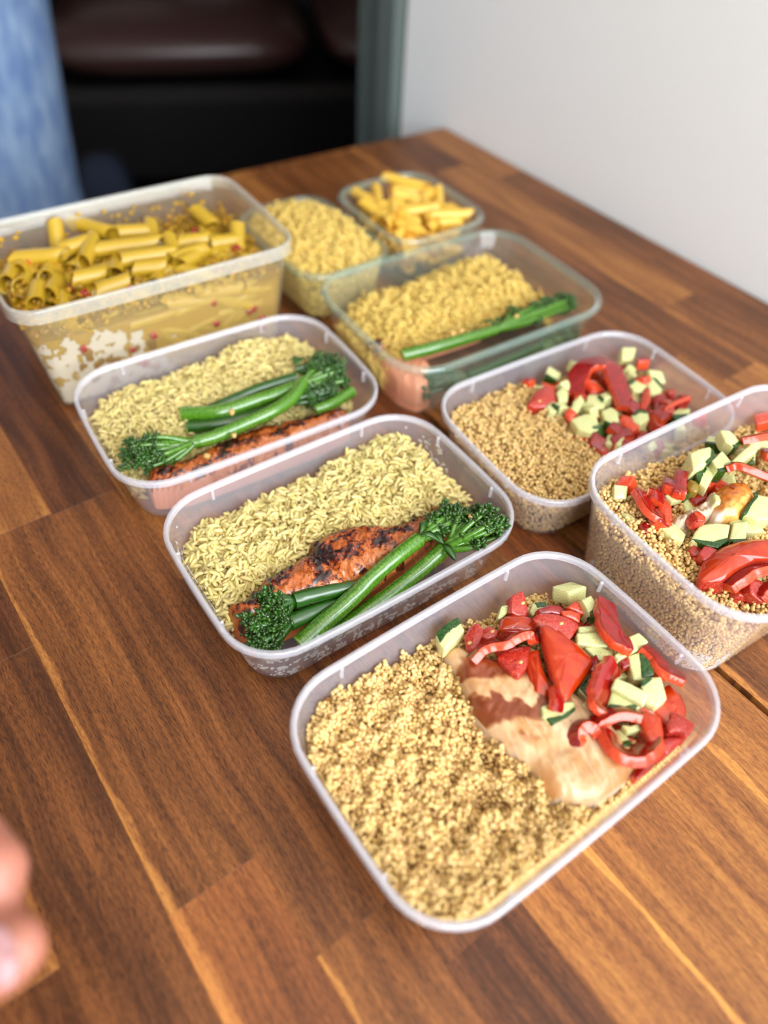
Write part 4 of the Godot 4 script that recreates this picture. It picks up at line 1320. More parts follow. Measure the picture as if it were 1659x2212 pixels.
	piece("E", "cucumber_piece", "big pale cucumber cube at the back left of the deep tub salad", 68, 12, 0.5, 6, 0, 2, [-14.4,-40,-6.2,-39.6,-0.1,-37.9,-3.2,-30.8,-12.9,-29.3,-22.5,-29.9], [0,-36.8,-3.2,-30.8,-12.5,-29.1,-12.2,-31,-4.9,-32.5])
	piece("E", "cucumber_piece", "pale cucumber block right of the big cube in the deep tub", 68, 10, 0.5, 6, 0, 3, [-8.3,-29.8,3,-32.2,0.8,-21.5,-5.3,-20.9,-11.1,-22.8])
	piece("E", "cucumber_piece", "long cucumber baton slanting behind the glazed chicken in the deep tub", 69, 8, 0.5, 6, 0, -1, [0.5,-23.3,14.2,-26,23,-26.8,20.4,-21.5,6.6,-19.7,-1.6,-19.2])
	piece("E", "cucumber_piece", "cucumber piece with dark green skin left of the glazed chicken chunk", 63, 10, 0.5, 0, 4, 0, [-17,-29.3,-9.1,-30.3,-3.4,-28.2,-11.3,-21.9,-21.2,-17.5,-21.1,-23.5], [-17,-29.3,-10.3,-30.3,-9.5,-27.8,-17.8,-24.3,-21.1,-22.4,-21,-24.1])
	piece("E", "cucumber_piece", "thin cucumber slice lying flat above the left pepper strips, deep tub", 58, 4, 0.3, 0, 0, 2, [-40.3,-28.5,-32.2,-28.2,-27.8,-22.5,-33.4,-21.6,-40.4,-22.8])
	piece("E", "cucumber_piece", "rounded wet cucumber chunk at the quinoa edge of the deep tub salad", 55, 9, 0.8, 0, 0, -1, [-56.7,-16.5,-50.7,-16.2,-48,-13.3,-48.7,-3.9,-54,-1.3,-57.2,-5.8,-57.5,-10.9])
	piece("E", "cucumber_piece", "wide cucumber block with dark green bottom edge in the deep tub", 59, 10, 0.5, 0, 4, 4, [-52.1,1.1,-45.7,-1.8,-40.9,-3.3,-33.1,0,-26.9,4.9,-36.8,11.8,-44.7,12.1,-48.5,7.3], [-51.7,0.7,-46.9,5.9,-43.3,10.4,-35.1,10.4,-37.1,12,-45,12.3,-48.9,7.5])
	piece("E", "cucumber_piece", "upright cucumber slice right of the wide cucumber block, deep tub", 60, 9, 0.5, 0, 4, 3, [-36.3,11.9,-24.8,4.7,-18,8.3,-29.5,17,-35.9,15], [-36.1,11.4,-28.2,16,-29.9,17.4,-36.1,15.2])
	piece("E", "cucumber_piece", "round cucumber slice lying behind the upright slice, deep tub", 58, 5, 0.4, 0, 0, 1, [-25.1,2.4,-17.4,2.5,-10.9,6.3,-10.2,9.8,-18.1,15.4,-22.3,12.7,-25.4,7.2])
	piece("E", "cucumber_piece", "sauce-stained cucumber quarter leaning on the glazed chicken chunk", 64, 9, 0.5, 0, 6, 0, [-19.2,4.6,-10,1.1,-1.7,-0.6,2.4,5.7,-9.2,14.8,-16.4,11.8], [-19.2,4.6,-10,1.1,-1.7,-0.6,-2.9,1.3,-10.8,3.2,-18.3,6.4])
	piece("E", "cucumber_piece", "pale yellow cucumber bit at the inner left edge of the deep tub", 54, 6, 0.5, 0, 0, -1, [-66.8,-32.9,-63.7,-31.1,-62.6,-26,-67.1,-22.1,-68.5,-26.3])
	piece("E", "cucumber_piece", "orange-tinted cucumber wedge at the far back of the deep tub salad", 69, 8, 0.5, 8, 0, 2, [13.9,-43.8,19,-40.9,18.4,-31.6,10.9,-30.8,9.9,-36.5])
	piece("E", "tomato_wedge", "large glossy tomato wedge at the front of the deep tub salad", 60, 14, 4, -8, 6, "skin", [-65.6,19.8,-57.8,16.1,-49.1,14.4,-40.4,14.8,-32.5,17.1,-25.4,21,-18.1,26.7,-29,35.2,-37.5,30.8,-47.8,29.7,-58,29.8,-64.1,26.5,-66.9,23.1])
	piece("E", "tomato_wedge", "small wet tomato chunk with seeds above the large tomato wedge", 58, 8, 1, 0, 0, "pulp", [-56.5,9.3,-48.4,6.7,-46.1,10.7,-44.8,16.1,-50,17.1,-57.6,13.8])
	piece("E", "pepper_piece", "upright bright red pepper block at the back of the deep tub", 63, 10, 0.8, 0, 0, "skin", [-38.9,-25.8,-25.1,-36.8,-20,-32.7,-32.4,-22,-37.4,-22.3])
	piece("E", "pepper_piece", "small curled red pepper piece at the lower left of the deep tub salad", 54, 7, 1, 0, 0, "skin", [-64.3,-22,-59.8,-22.5,-59.3,-17.2,-63,-15,-67.4,-16.2])
	piece("E", "pepper_piece", "red pepper piece folded behind the left pepper strips of the deep tub", 56, 7, 1, 0, 6, "pflesh", [-44.9,-27.8,-39.9,-26.9,-40.8,-21.5,-47.7,-14,-52.8,-16.3,-50,-21.7])
	piece("E", "olive_piece", "olive-green pickle chunk left of the glazed chicken in the deep tub", 60, 8, 2, 0, 0, "olive", [-26.4,-27.3,-21.3,-29.1,-18.6,-25.5,-18.7,-21.5,-25.8,-19.6,-28.1,-22.9])
	piece("E", "pepper_piece", "dark red pepper piece in the gap beside the pickle chunk, deep tub", 55, 8, 1, 0, 0, "skin", [-27.4,-21.4,-17.6,-22.4,-11.6,-21.7,-19.7,-15.6,-28,-16.4])
	piece("E", "chicken_piece", "lower brown chicken strip under the cucumber block in the deep tub", 54, 9, 2, 0, 0, "chick", [-47,-13.8,-39.9,-12.8,-33.2,-7,-30.3,-2.2,-39.4,-2.5,-47.5,-4.8,-48.6,-9.1])
	piece("D", "tomato_wedge", "rounded red tomato chunk at the left edge of the middle salad", 36, 10, 2, 6, 0, "flesh", [-29.2,-26.2,-18.2,-32.7,-5.1,-36.6,-3.4,-28.3,-8.4,-20.2,-16,-18.1,-25.3,-22.3])
	piece("D", "cucumber_piece", "broad ridged cucumber slice where the middle salad meets the quinoa", 37, 7, 0.5, 0, 0, -1, [-13.9,-0.1,-4.5,-0.1,5,2.5,-3.7,16.3,-12.3,15.8,-16.2,9.5])
	piece("D", "cucumber_piece", "shiny cucumber cube in front of the roasted pepper slice, middle salad", 37, 10, 0.5, 0, 0, 3, [9.1,3.1,17.6,3.3,18.3,9,9.6,19.5,2.9,18.3,4.6,10.9], [4.1,11.4,4,16.4,10.8,17.6,9.1,19.7,2.6,18.6])
	piece("D", "cucumber_piece", "round-cut cucumber piece right of the roasted pepper slice, middle salad", 37, 8, 0.5, 0, 0, 1, [23.2,15.9,31.5,14.4,35.2,19,30.5,25,21.4,26,20.2,21.1], [23.6,16.2,31.8,14.1,35.2,19,33.4,20.1,29.8,16.1,23.8,18])
	piece("D", "cucumber_piece", "sauce-browned cucumber piece under the roasted pepper arch, middle salad", 36, 8, 0.5, 0, 0, -1, [2.9,-5.2,13.9,-14.4,23.6,-10,15,1.4,7.8,-1.7])
	piece("D", "cucumber_piece", "bright cucumber block at the upper right of the middle salad", 37, 9, 0.5, 4, 0, 0, [44.1,-8.6,55.7,-11.7,57.4,-3.2,47.1,1.4,42.1,-2.2])
	piece("D", "cucumber_piece", "pale cucumber block behind the bright block in the middle salad", 37, 9, 0.5, 4, 0, 1, [57.2,-5.2,64.5,-6,62.1,4.9,51.8,12.2,50.2,4])
	piece("D", "cucumber_piece", "tilted thin cucumber slice left of the browned cucumber, middle salad", 37, 5, 0.5, 0, 12, -1, [-8.6,-6.6,-0.1,-12.5,8.1,-14.3,5.6,-8.5,-1.8,-4.6,-8.4,-3.1])
	piece("D", "cucumber_piece", "cucumber piece with dark rim at the right end of the middle salad", 36, 8, 0.5, 0, 0, 3, [47.7,26.3,57.2,25.3,63.8,29.8,56.1,34.3,45.6,33.7], [47.7,26.3,49.2,28.8,58.5,32.2,55.9,34.6,45.3,33.9])
	piece("D", "cucumber_piece", "pale cucumber piece between the two tomato chunks of the middle salad", 37, 8, 0.5, 0, 0, -1, [-4.1,-25.5,2.8,-28.1,3.1,-21.5,-3.2,-15.1,-9.1,-17.4])
	piece("D", "cucumber_piece", "pale cucumber piece beside the ridged slice at the quinoa, middle salad", 36, 7, 0.5, 0, 0, -1, [-18.2,-18.5,-11.6,-20.2,-7.9,-14.6,-11.2,-8.5,-20.5,-12.7])
	piece("D", "tomato_wedge", "red tomato sliver lying right of the roasted pepper slice, middle salad", 37, 7, 1, 0, 0, "skin", [33.2,12.7,49.8,0.1,54.7,0.9,44.9,12,36.5,16.3])
	piece("D", "pepper_piece", "crimson pepper piece at the right side of the middle salad", 37, 7, 1, 0, -6, "skin", [34.9,20.6,48.1,17.3,55.6,19.6,48.3,27.9,36.4,30])
	piece("D", "pepper_piece", "orange-red pepper piece in front of the round-cut cucumber, middle salad", 36, 6, 1, 0, 0, "pflesh", [14,14.7,20,11.1,23.2,16.3,20.9,26.9,13.9,27.2,12.9,20])
	piece("D", "pepper_piece", "red pepper piece nearest the quinoa at the front of the middle salad", 35, 6, 1, 0, 0, "skin", [-2.6,24.2,9.2,20,18.7,22.7,12.4,29.2,4.3,28,-5,30.9])
	strip_piece("A", "pepper_strip", "curled S-shaped red pepper strip on top left of the nearest salad", 7, 4, 0.6, [4.1,43,-29.3,9.6,45,-30.1,14.8,46,-28.8,20.5,47,-25.7,25.5,48,-25.1,30.6,48,-24.3,34.2,47,-22.6,33.1,46,-19])
	strip_piece("A", "pepper_strip", "wide curved red pepper piece arching at the upper right of the nearest salad", 11, 4.5, 0.3, [78.7,45,-17,71,48,-9.8,65.9,49,-2.9,65.8,48,3.4,69,46,7.6])
	strip_piece("A", "pepper_strip", "rough red pepper strip running to the right end of the nearest salad", 9, 4, 0.4, [76,43,11,76.4,43,17.8,74.9,43,23.8,77.3,42,28.6,80,41,32.6])
	strip_piece("A", "pepper_strip", "shiny dark crimson pepper strip curving down the middle of the nearest salad", 11, 4, 0.5, [56.8,44,9.3,48,46,11.6,40.1,46,15.7,35.1,45,19.9,36.4,43,24])
	strip_piece("A", "pepper_strip", "short bright pepper strip hanging over the pale cucumber corner piece", 6, 3.5, 0.5, [24.8,45,3.7,21,46,8.3,17.9,44,11.2])
	strip_piece("A", "pepper_strip", "orange-red pepper hook resting on the chicken below the cucumber", 7, 5, 0.6, [16.8,40,27.2,19.3,43,23.8,23.9,44,23.6,26.8,43,26.7,26.9,42,30.1])
	strip_piece("A", "pepper_strip", "upper arm of a red pepper ring at the front of the nearest salad", 8, 4, 0.5, [28.9,43,25.6,35,45,26.5,41.2,46,29.5,46.3,45,34.2])
	strip_piece("A", "pepper_strip", "thick lower arc of a red pepper ring at the front of the nearest salad", 10, 5, 0.5, [30.2,42,30.7,27.1,43,36,27.6,43,42.1,32.4,42,46.1,40,42,47.1,45.6,41,45.7])
	strip_piece("E", "pepper_strip", "folded red pepper strip at the left edge of the deep tub salad", 9, 4, 0.4, [-53.9,60,-36.5,-56,60,-29.9,-57.9,59,-23.1,-55.4,57,-18.1])
	strip_piece("E", "pepper_strip", "short pepper strip with orange cut face behind the folded strip, deep tub", 8, 4, 0.4, [-47,59,-34.9,-45.4,59,-31.3,-49.1,58,-26.8])
	strip_piece("E", "pepper_strip", "long bright red pepper strip above the glazed chicken in the deep tub", 8, 4, 0.5, [-4.7,66,-21.5,-0.1,68,-18.9,4.2,68,-12,11.6,66,-2.6])
	strip_piece("E", "pepper_strip", "red pepper strip at the far back right of the deep tub", 8, 4, 0.5, [18.6,68,-31.3,25.1,69,-28.5,39.3,68,-25.5])
	strip_piece("E", "pepper_strip", "red pepper ring segment at the front of the deep tub salad", 10, 5, 0.5, [-58.6,56,30.8,-52.4,58,30.8,-44.1,59,31,-34.8,58,33.4,-29.1,57,36.9])
	strip_piece("E", "pepper_strip", "second red pepper segment at the front right of the deep tub", 10, 5, 0.5, [-48.3,54,41.6,-43.9,56,41.6,-34.8,56,43.7])
	strip_piece("D", "pepper_strip", "tall arched roasted red pepper slice crowning the middle salad", 13, 4, 0.2, [7.3,34,-19.9,16.4,39,-28.1,25.6,43,-31.4,34,45,-27.7,37.8,44,-22.4,33.2,42,-10.9,28.4,39,0.4,24,37,9.4])
	strip_piece("D", "pepper_strip", "thin red pepper strip pointing at the right wall of the middle tub", 6, 3, 0.5, [44.3,37,22.3,54.7,38,21.4,67.1,38,21.9])

func food_f() -> void:
	var hf := func(x: float, z: float) -> float: return 60.0 + 6.0 * fn.get_noise_2d(x * 2.5, z * 2.5)
	var t: Array = TUB["F"]
	# sauce mass filling the tub
	var rings := []
	for y in [3.0, 12.0, 24.0, 36.0, 48.0, 58.0]:
		var ring := rr_ring(t[3], t[4], t[6], wall_inset("F", y) + 1.2, y, 8)
		for i in ring.size(): ring[i] += Vector3(fn.get_noise_3d(ring[i].x * 4000, y * 4, 1), 0, fn.get_noise_3d(ring[i].z * 4000, y * 4, 7)) * 1.2 * MM
		rings.append(ring)
	var sauce := thing("pasta_sauce", "thick yellow curry sauce around the penne in the large tub", "sauce", frame("F"))
	sauce.set_meta("kind", "stuff")
	part(sauce, "sauce_mass", rings_mesh(rings), M.curry_sauce)
	var cream := thing("cream_sauce", "white creamy sauce pressed against the front wall of the pasta tub", "sauce", frame("F"))
	cream.set_meta("kind", "stuff")
	var v := PackedVector3Array()
	var idx := PackedInt32Array()
	for j in 34:
		for i in 90: v.append(wall_at("F", -20.0 + i * 1.6, 3.0 + j * 1.75, 0.5) * MM)
	for j in 33:
		for i in 89:
			var sx := -20.0 + i * 1.6
			var y := 3.0 + j * 1.75
			var edge := 12.0 + 0.55 * (y - 20.0) + 34.0 * fn.get_noise_2d(sx * 0.8, y * 0.8)
			if y < 9.0: edge -= 30.0
			if sx > edge and fn.get_noise_2d(sx * 1.9, y * 1.9 + 70) < 0.30 and y < 54 + 8 * fn.get_noise_2d(sx * 2, 3):
				var a := j * 90 + i
				idx.append_array([a, a + 90, a + 1, a + 1, a + 90, a + 91])
	part(cream, "smear", mesh_of(v, idx, PackedVector2Array(), "asis"), M.cream_sauce)
	var pm := penne_mesh(5.6, 18.0)
	var lab := "curry-coated penne tube on top of the large stained tub"
	var grp := "curry penne in the large tub"
	var hero := [[-72.2, 68, -38.7, -42.1, 70, -24.4], [-22.3, 70, -65.9, -2.4, 70, -35.8], [-14.1, 70, -0.5, 21.2, 71, 8.5], [-17.7, 69, -22.5, 23.2, 70, -9.5], [20.5, 69, 14.6, 46.4, 70, 12.2], [78.6, 74, -4.0, 69.3, 64, 13.5], [-37.8, 74, -55.4, -41.4, 64, -45.5], [-39.7, 70, -32.2, -23.3, 70, -34.2], [-33.9, 69, -8.7, -17.9, 70, -36.0], [61.6, 72, -41.4, 65.4, 68, -19.2], [31.0, 69, -5.9, 52.1, 70, 1.1], [2.7, 69, -38.5, 15.9, 68, -35.3], [-73.5, 67, -22.5, -63.5, 62, -46.1], [-78.0, 66, -4.6, -66.4, 60, -28.0], [-61.2, 67, -4.6, -49.8, 62, -32.8], [-64.2, 66, 13.6, -52.3, 62, -10.8], [-19.9, 69, 11.7, -6.4, 63, -16.6], [-74.9, 66, 18.3, -67.8, 66, -0.5], [-16.0, 68, 24.6, -38.5, 66, 23.6], [28.4, 71, -9.3, 23.9, 67, 10.8], [-4.7, 68, 12.3, 10.1, 68, 17.3], [54.1, 69, 6.4, 67.0, 68, 7.9], [-85.3, 66, -12.7, -73.4, 63, -37.6], [-43.0, 69, 7.7, -27.7, 68, 8.4], [25.5, 69, 21.7, 38.5, 68, 14.6]]
	var own := {0: "long penne tube lying at the far left end of the curry pasta", 1: "slanting penne tube at the back of the curry pasta, left of its middle", 2: "glossy penne tube lying in the front middle of the curry pasta", 3: "long penne tube just behind the glossy front-middle tube of curry pasta", 5: "upright wide penne tube at the right end of the curry pasta", 6: "penne tube standing on end at the back left of the curry pasta", 9: "tilted penne tube against the back right wall of the curry pasta"}
	for k in hero.size():
		var h: Array = hero[k]
		penne("F", pm, 18.0, Vector3(h[0], h[1], h[2]), Vector3(h[3], h[4], h[5]), M.curry_penne, own.get(k, lab), grp)
	for i in 46:
		var x := rng.randf_range(-74, 74)
		var z := rng.randf_range(-42, 42)
		var a := rng.randf() * TAU
		var d := Vector3(cos(a), rng.randf_range(-0.3, 0.3), sin(a)) * 17
		var c := Vector3(x, 56 + rng.randf_range(-3, 7), z)
		if inside("F", c.x + d.x, c.z + d.z, 62) < 4 or inside("F", c.x - d.x, c.z - d.z, 62) < 4: continue
		penne("F", pm, 18.0, c - d, c + d, M.curry_penne, lab, grp)
	for i in 30: # pressed against the front wall
		var y := rng.randf_range(14, 58)
		var x := rng.randf_range(-14, 62)
		var a := rng.randf_range(-0.8, 0.8)
		var d := Vector3(cos(a), sin(a), 0) * 17
		var z: float = t[4] / 2 - wall_inset("F", y) - 6.4
		penne("F", pm, 18.0, Vector3(x, y, z) - d, Vector3(x, y, z) + d, M.curry_penne, "curry penne tube pressed against the front wall of the stained tub", "curry penne behind the stained wall")
	for i in 30:
		var wall := i % 3 == 0
		var p := Vector3(rng.randf_range(-70, 70), rng.randf_range(62, 68), rng.randf_range(-40, 40))
		if wall:
			p.y = rng.randf_range(15, 55)
			p.z = t[4] / 2 - wall_inset("F", p.y) - 2.6
		var q := PackedVector2Array()
		for k in 4: q.append(Vector2.from_angle(TAU * k / 4 + 0.4) * rng.randf_range(2.2, 4.2))
		var o := thing("pepper_piece", "small red pepper bit among the curry penne", "pepper", frame("F") * Transform3D(Basis.from_euler(Vector3(PI / 2 if wall else rng.randf_range(-0.5, 0.5), 0, rng.randf_range(-0.4, 0.4))), p * MM), "red pepper bits among the curry penne")
		cut_piece(o, "pepper_piece", q, 3.0, 0.5, "skin")
	for i in 16:
		var y := rng.randf_range(12, 50)
		var p := Vector3(rng.randf_range(-76, -10), y, t[4] / 2 - wall_inset("F", y) - 1.6)
		var q := PackedVector2Array()
		for k in 6: q.append(Vector2.from_angle(TAU * k / 6) * rng.randf_range(2.2, 4.6))
		var o := thing("mushroom_piece", "olive-brown mushroom piece in the white sauce of the pasta tub", "mushroom", frame("F") * Transform3D(Basis(Vector3.RIGHT, PI / 2), p * MM), "mushroom pieces behind the pasta tub wall")
		part(o, "flesh", rings_mesh(slab_rings(rounded(q, 0.25), 1.6, 0.3, false, i)), M.mushroom)

	# crumbled filling between the tubes and splashes of sauce on the bare wall above
	var crumbs := []
	var tint := PackedColorArray()
	for i in 1900:
		var p := Vector3(rng.randf_range(-86, 86), 0, rng.randf_range(-52, 52))
		p.y = 63.0 + 5.0 * fn.get_noise_2d(p.x * 3, p.z * 3) + rng.randf_range(-4, 5) * rng.randf()
		if inside("F", p.x, p.z, p.y) < 3.0: continue
		crumbs.append(Transform3D(Basis.from_euler(Vector3(rng.randf() * 6, rng.randf() * 6, 0)).scaled_local(Vector3(rng.randf_range(1.0, 2.6), rng.randf_range(0.8, 1.6), rng.randf_range(1.0, 2.2)) * MM), p * MM))
		var g := rng.randf_range(0.6, 1.15)
		tint.append(Color(g, g * rng.randf_range(0.8, 1.0), g * 0.8))
	for i in 260:
		var sx := rng.randf_range(-75, 110)
		var y := rng.randf_range(62, 80)
		var side := 1.0 if rng.randf() < 0.5 else -1.0
		if fn.get_noise_2d(sx * 1.4, y * 1.4 + side * 40) < 0.02: continue
		var p := wall_at("F", sx, y, 0.25) * Vector3(-side if side < 0 else 1.0, 1, side)
		crumbs.append(Transform3D(Basis().scaled(Vector3(rng.randf_range(0.7, 2.2), rng.randf_range(0.7, 1.8), 0.35) * MM), p * MM))
		tint.append(Color(1.3, 1.25, 0.9))
	var cr := MultiMeshInstance3D.new()
	cr.name = "sauce_crumbs"
	sauce.add_child(cr, true)
	cr.set_meta("kind", "stuff")
	M.curry_sauce.vertex_color_use_as_albedo = true
	scatter(cr, ball_mesh(6, 5), M.curry_sauce, crumbs, tint)

func drops(o: Node3D, n: String, called: String, count: int, s0: float, s1: float, y0: float, y1: float, r0: float, r1: float, mirror: Vector3, clump: float) -> void:
	var where := []
	var tint := PackedColorArray()
	for i in count:
		var sx := rng.randf_range(s0, s1)
		var y := lerpf(y0, y1, pow(rng.randf(), 1.4))
		if fn.get_noise_2d(sx * clump, y * clump) < -0.05: continue
		var p := wall_at(n, sx, y, 0.1) * mirror
		var q := wall_at(n, sx + 0.5, y, 0.1) * mirror
		var tx := (q - p).normalized()
		var r := rng.randf_range(r0, r1)
		where.append(Transform3D(Basis(tx * r * rng.randf_range(0.8, 1.7), Vector3.UP * r, tx.cross(Vector3.UP) * r * 0.3).scaled(Vector3.ONE * MM), p * MM))
		tint.append(Color.WHITE)
	var m := MultiMeshInstance3D.new()
	m.name = called
	o.add_child(m, true)
	m.set_meta("kind", "stuff")
	scatter(m, ball_mesh(6, 4), M.wet_film, where, tint)

func food_glass() -> void:
	var cm := ball_mesh(6, 5)
	var hg := func(x: float, z: float) -> float:
		if z > 20: return 0.0
		var h := 37.0 - 8.0 * smoothstep(-2, 16, z) - 12.0 * smoothstep(-36, -56, z) + 4.0 * exp(-pow((x - 40) / 22.0, 2)) - 14.0 * smoothstep(-52, -78, x) - 18.0 * smoothstep(58, 76, x)
		return h + 6.5 * fn.get_noise_2d(x * 2.0, z * 2.0) + 3.5 * fn.get_noise_2d(x * 5, z * 5)
	heap("G", "couscous", "yellow couscous heaped at the back of the large glass dish", "couscous", hg, cm, M.couscous, M.couscous_bed, Vector2(0.8, 1.25), 1.9, 3, 1.5)
	loaf("G", "salmon_fillet", "salmon fillet showing between couscous and broccolini in the glass dish", "salmon", [-98.9,8,-81.9,5.3,-51.2,6.8,-19.2,8.4,19.2,9.3,25.9,-5,-8.5,-6.3,-47.4,-10.9,-83.2,-11.3,-97.5,-3.5], 14, 17, 8, "salmon_crust", 1.0, [], 1.6, "salmon_flesh")
	var fl := loaf("G", "salmon_fillet", "pink salmon piece against the front left glass wall under the broccolini", "salmon", [-84, 10, -76, 4, -58, 6, -46, 16, -44, 30, -52, 40, -60, 50, -72, 50, -82, 38], 9, 15, 7, "salmon_flesh", 1.2, [], 1.6)
	broccolini("G", "bright broccolini spear along the front of the glass dish", [-68.7,33,25.8,-45.3,35,31.2,-19.6,36,34.7,4.2,36,36.4], [4.2,36,36.4,36.1,37,34.4,76.4,38,36.1], 4.6, 3.8, 9.0, true, true)
	broccolini("G", "broccolini with its floret hanging against the front glass wall", [34.6,24,55.4,-0.8,23,56.2,-32.5,21,54.7], [-32.5,21,54.7,-48.6,18,47,-64.1,13,38.6], 3.8, 3.8, 9.0, false)
	broccolini("G", "lower broccolini spear pressed against the front glass wall", [-29.6,8,48,4.3,9,48.2,36.3,10,47.1], [35.3,12,47.7,58,15,47.2,79.1,18,48.1], 3.8, 3.6, 8.5, true)
	garlic("G", [-30, 40, 30, -24, 41, 32, 18, 44, 40], "roasted garlic bit on the broccolini in the glass dish")
	var hh := func(x: float, z: float) -> float:
		var r := sqrt(pow(x / 66.0, 2) + pow(z / 46.0, 2))
		return 54.0 - 15.0 * pow(r, 2.2) + 7.0 * fn.get_noise_2d(x * 2.2 + 5, z * 2.2) + 2.0 * fn.get_noise_2d(x * 6, z * 6)
	heap("H", "couscous", "plain yellow couscous mound in the small glass dish", "couscous", hh, cm, M.couscous, M.couscous_bed, Vector2(0.8, 1.25), 1.9, 3, 1.5)
	var pm := penne_mesh(4.6, 17.0)
	var hero := [[-51.5, 45, 22.6, -32.2, 45, 22.8], [-21.8, 46, 3.0, 17.6, 46, 30.4], [-56.1, 47, -14.7, -23.7, 46, -34.7], [-16.3, 46, -41.8, 9.7, 42, -24.6], [17.8, 46, -6.4, 35.5, 47, -36.3], [-23.2, 44, -14.5, 7.4, 44, -1.6], [-47.1, 45, 3.0, -5.7, 44, 26.9], [-15.7, 45, -23.7, 25.8, 44, -2.1], [14.6, 44, 22.7, 34.2, 44, 13.8], [-33.2, 44, 20.5, 4.7, 43, 31.0], [-7.1, 43, 3.7, 2.6, 44, -15.0], [29.0, 44, -7.7, 34.4, 43, -26.3], [11.6, 45, 11.1, 32.4, 43, 23.2]]
	var lab := "plain yellow penne tube in the small glass dish"
	var own := {1: "penne tube pointing to the camera in the middle of the plain penne dish", 2: "penne tube lying along the back rim of the plain penne dish", 4: "horizontal penne tube reaching the right rim of the plain penne dish"}
	for k in hero.size():
		var h: Array = hero[k]
		penne("I", pm, 17.0, Vector3(h[0], h[1], h[2]), Vector3(h[3], h[4], h[5]), M.plain_penne, own.get(k, lab), "plain penne in the glass dish")
	for i in 84:
		var a := rng.randf() * TAU
		var d := Vector3(cos(a), rng.randf_range(-0.25, 0.25), sin(a)) * 16
		var c := Vector3(rng.randf_range(-38, 34), 14.0 + (i / 22) * 10.0 + rng.randf_range(-2, 2), rng.randf_range(-30, 30))
		if inside("I", c.x + d.x, c.z + d.z, c.y) < 5 or inside("I", c.x - d.x, c.z - d.z, c.y) < 5: d = d * 0.5
		if inside("I", c.x + d.x, c.z + d.z, c.y) < 5 or inside("I", c.x - d.x, c.z - d.z, c.y) < 5: continue
		penne("I", pm, 17.0, c - d, c + d, M.plain_penne, lab, "plain penne in the glass dish")

func chain(l: Array) -> Array:
	var b := []
	for i in l.size() - 1: b.append([Vector3(l[i].x, l[i].y, l[i].z), Vector3(l[i + 1].x, l[i + 1].y, l[i + 1].z), l[i].w, l[i + 1].w])
	return b

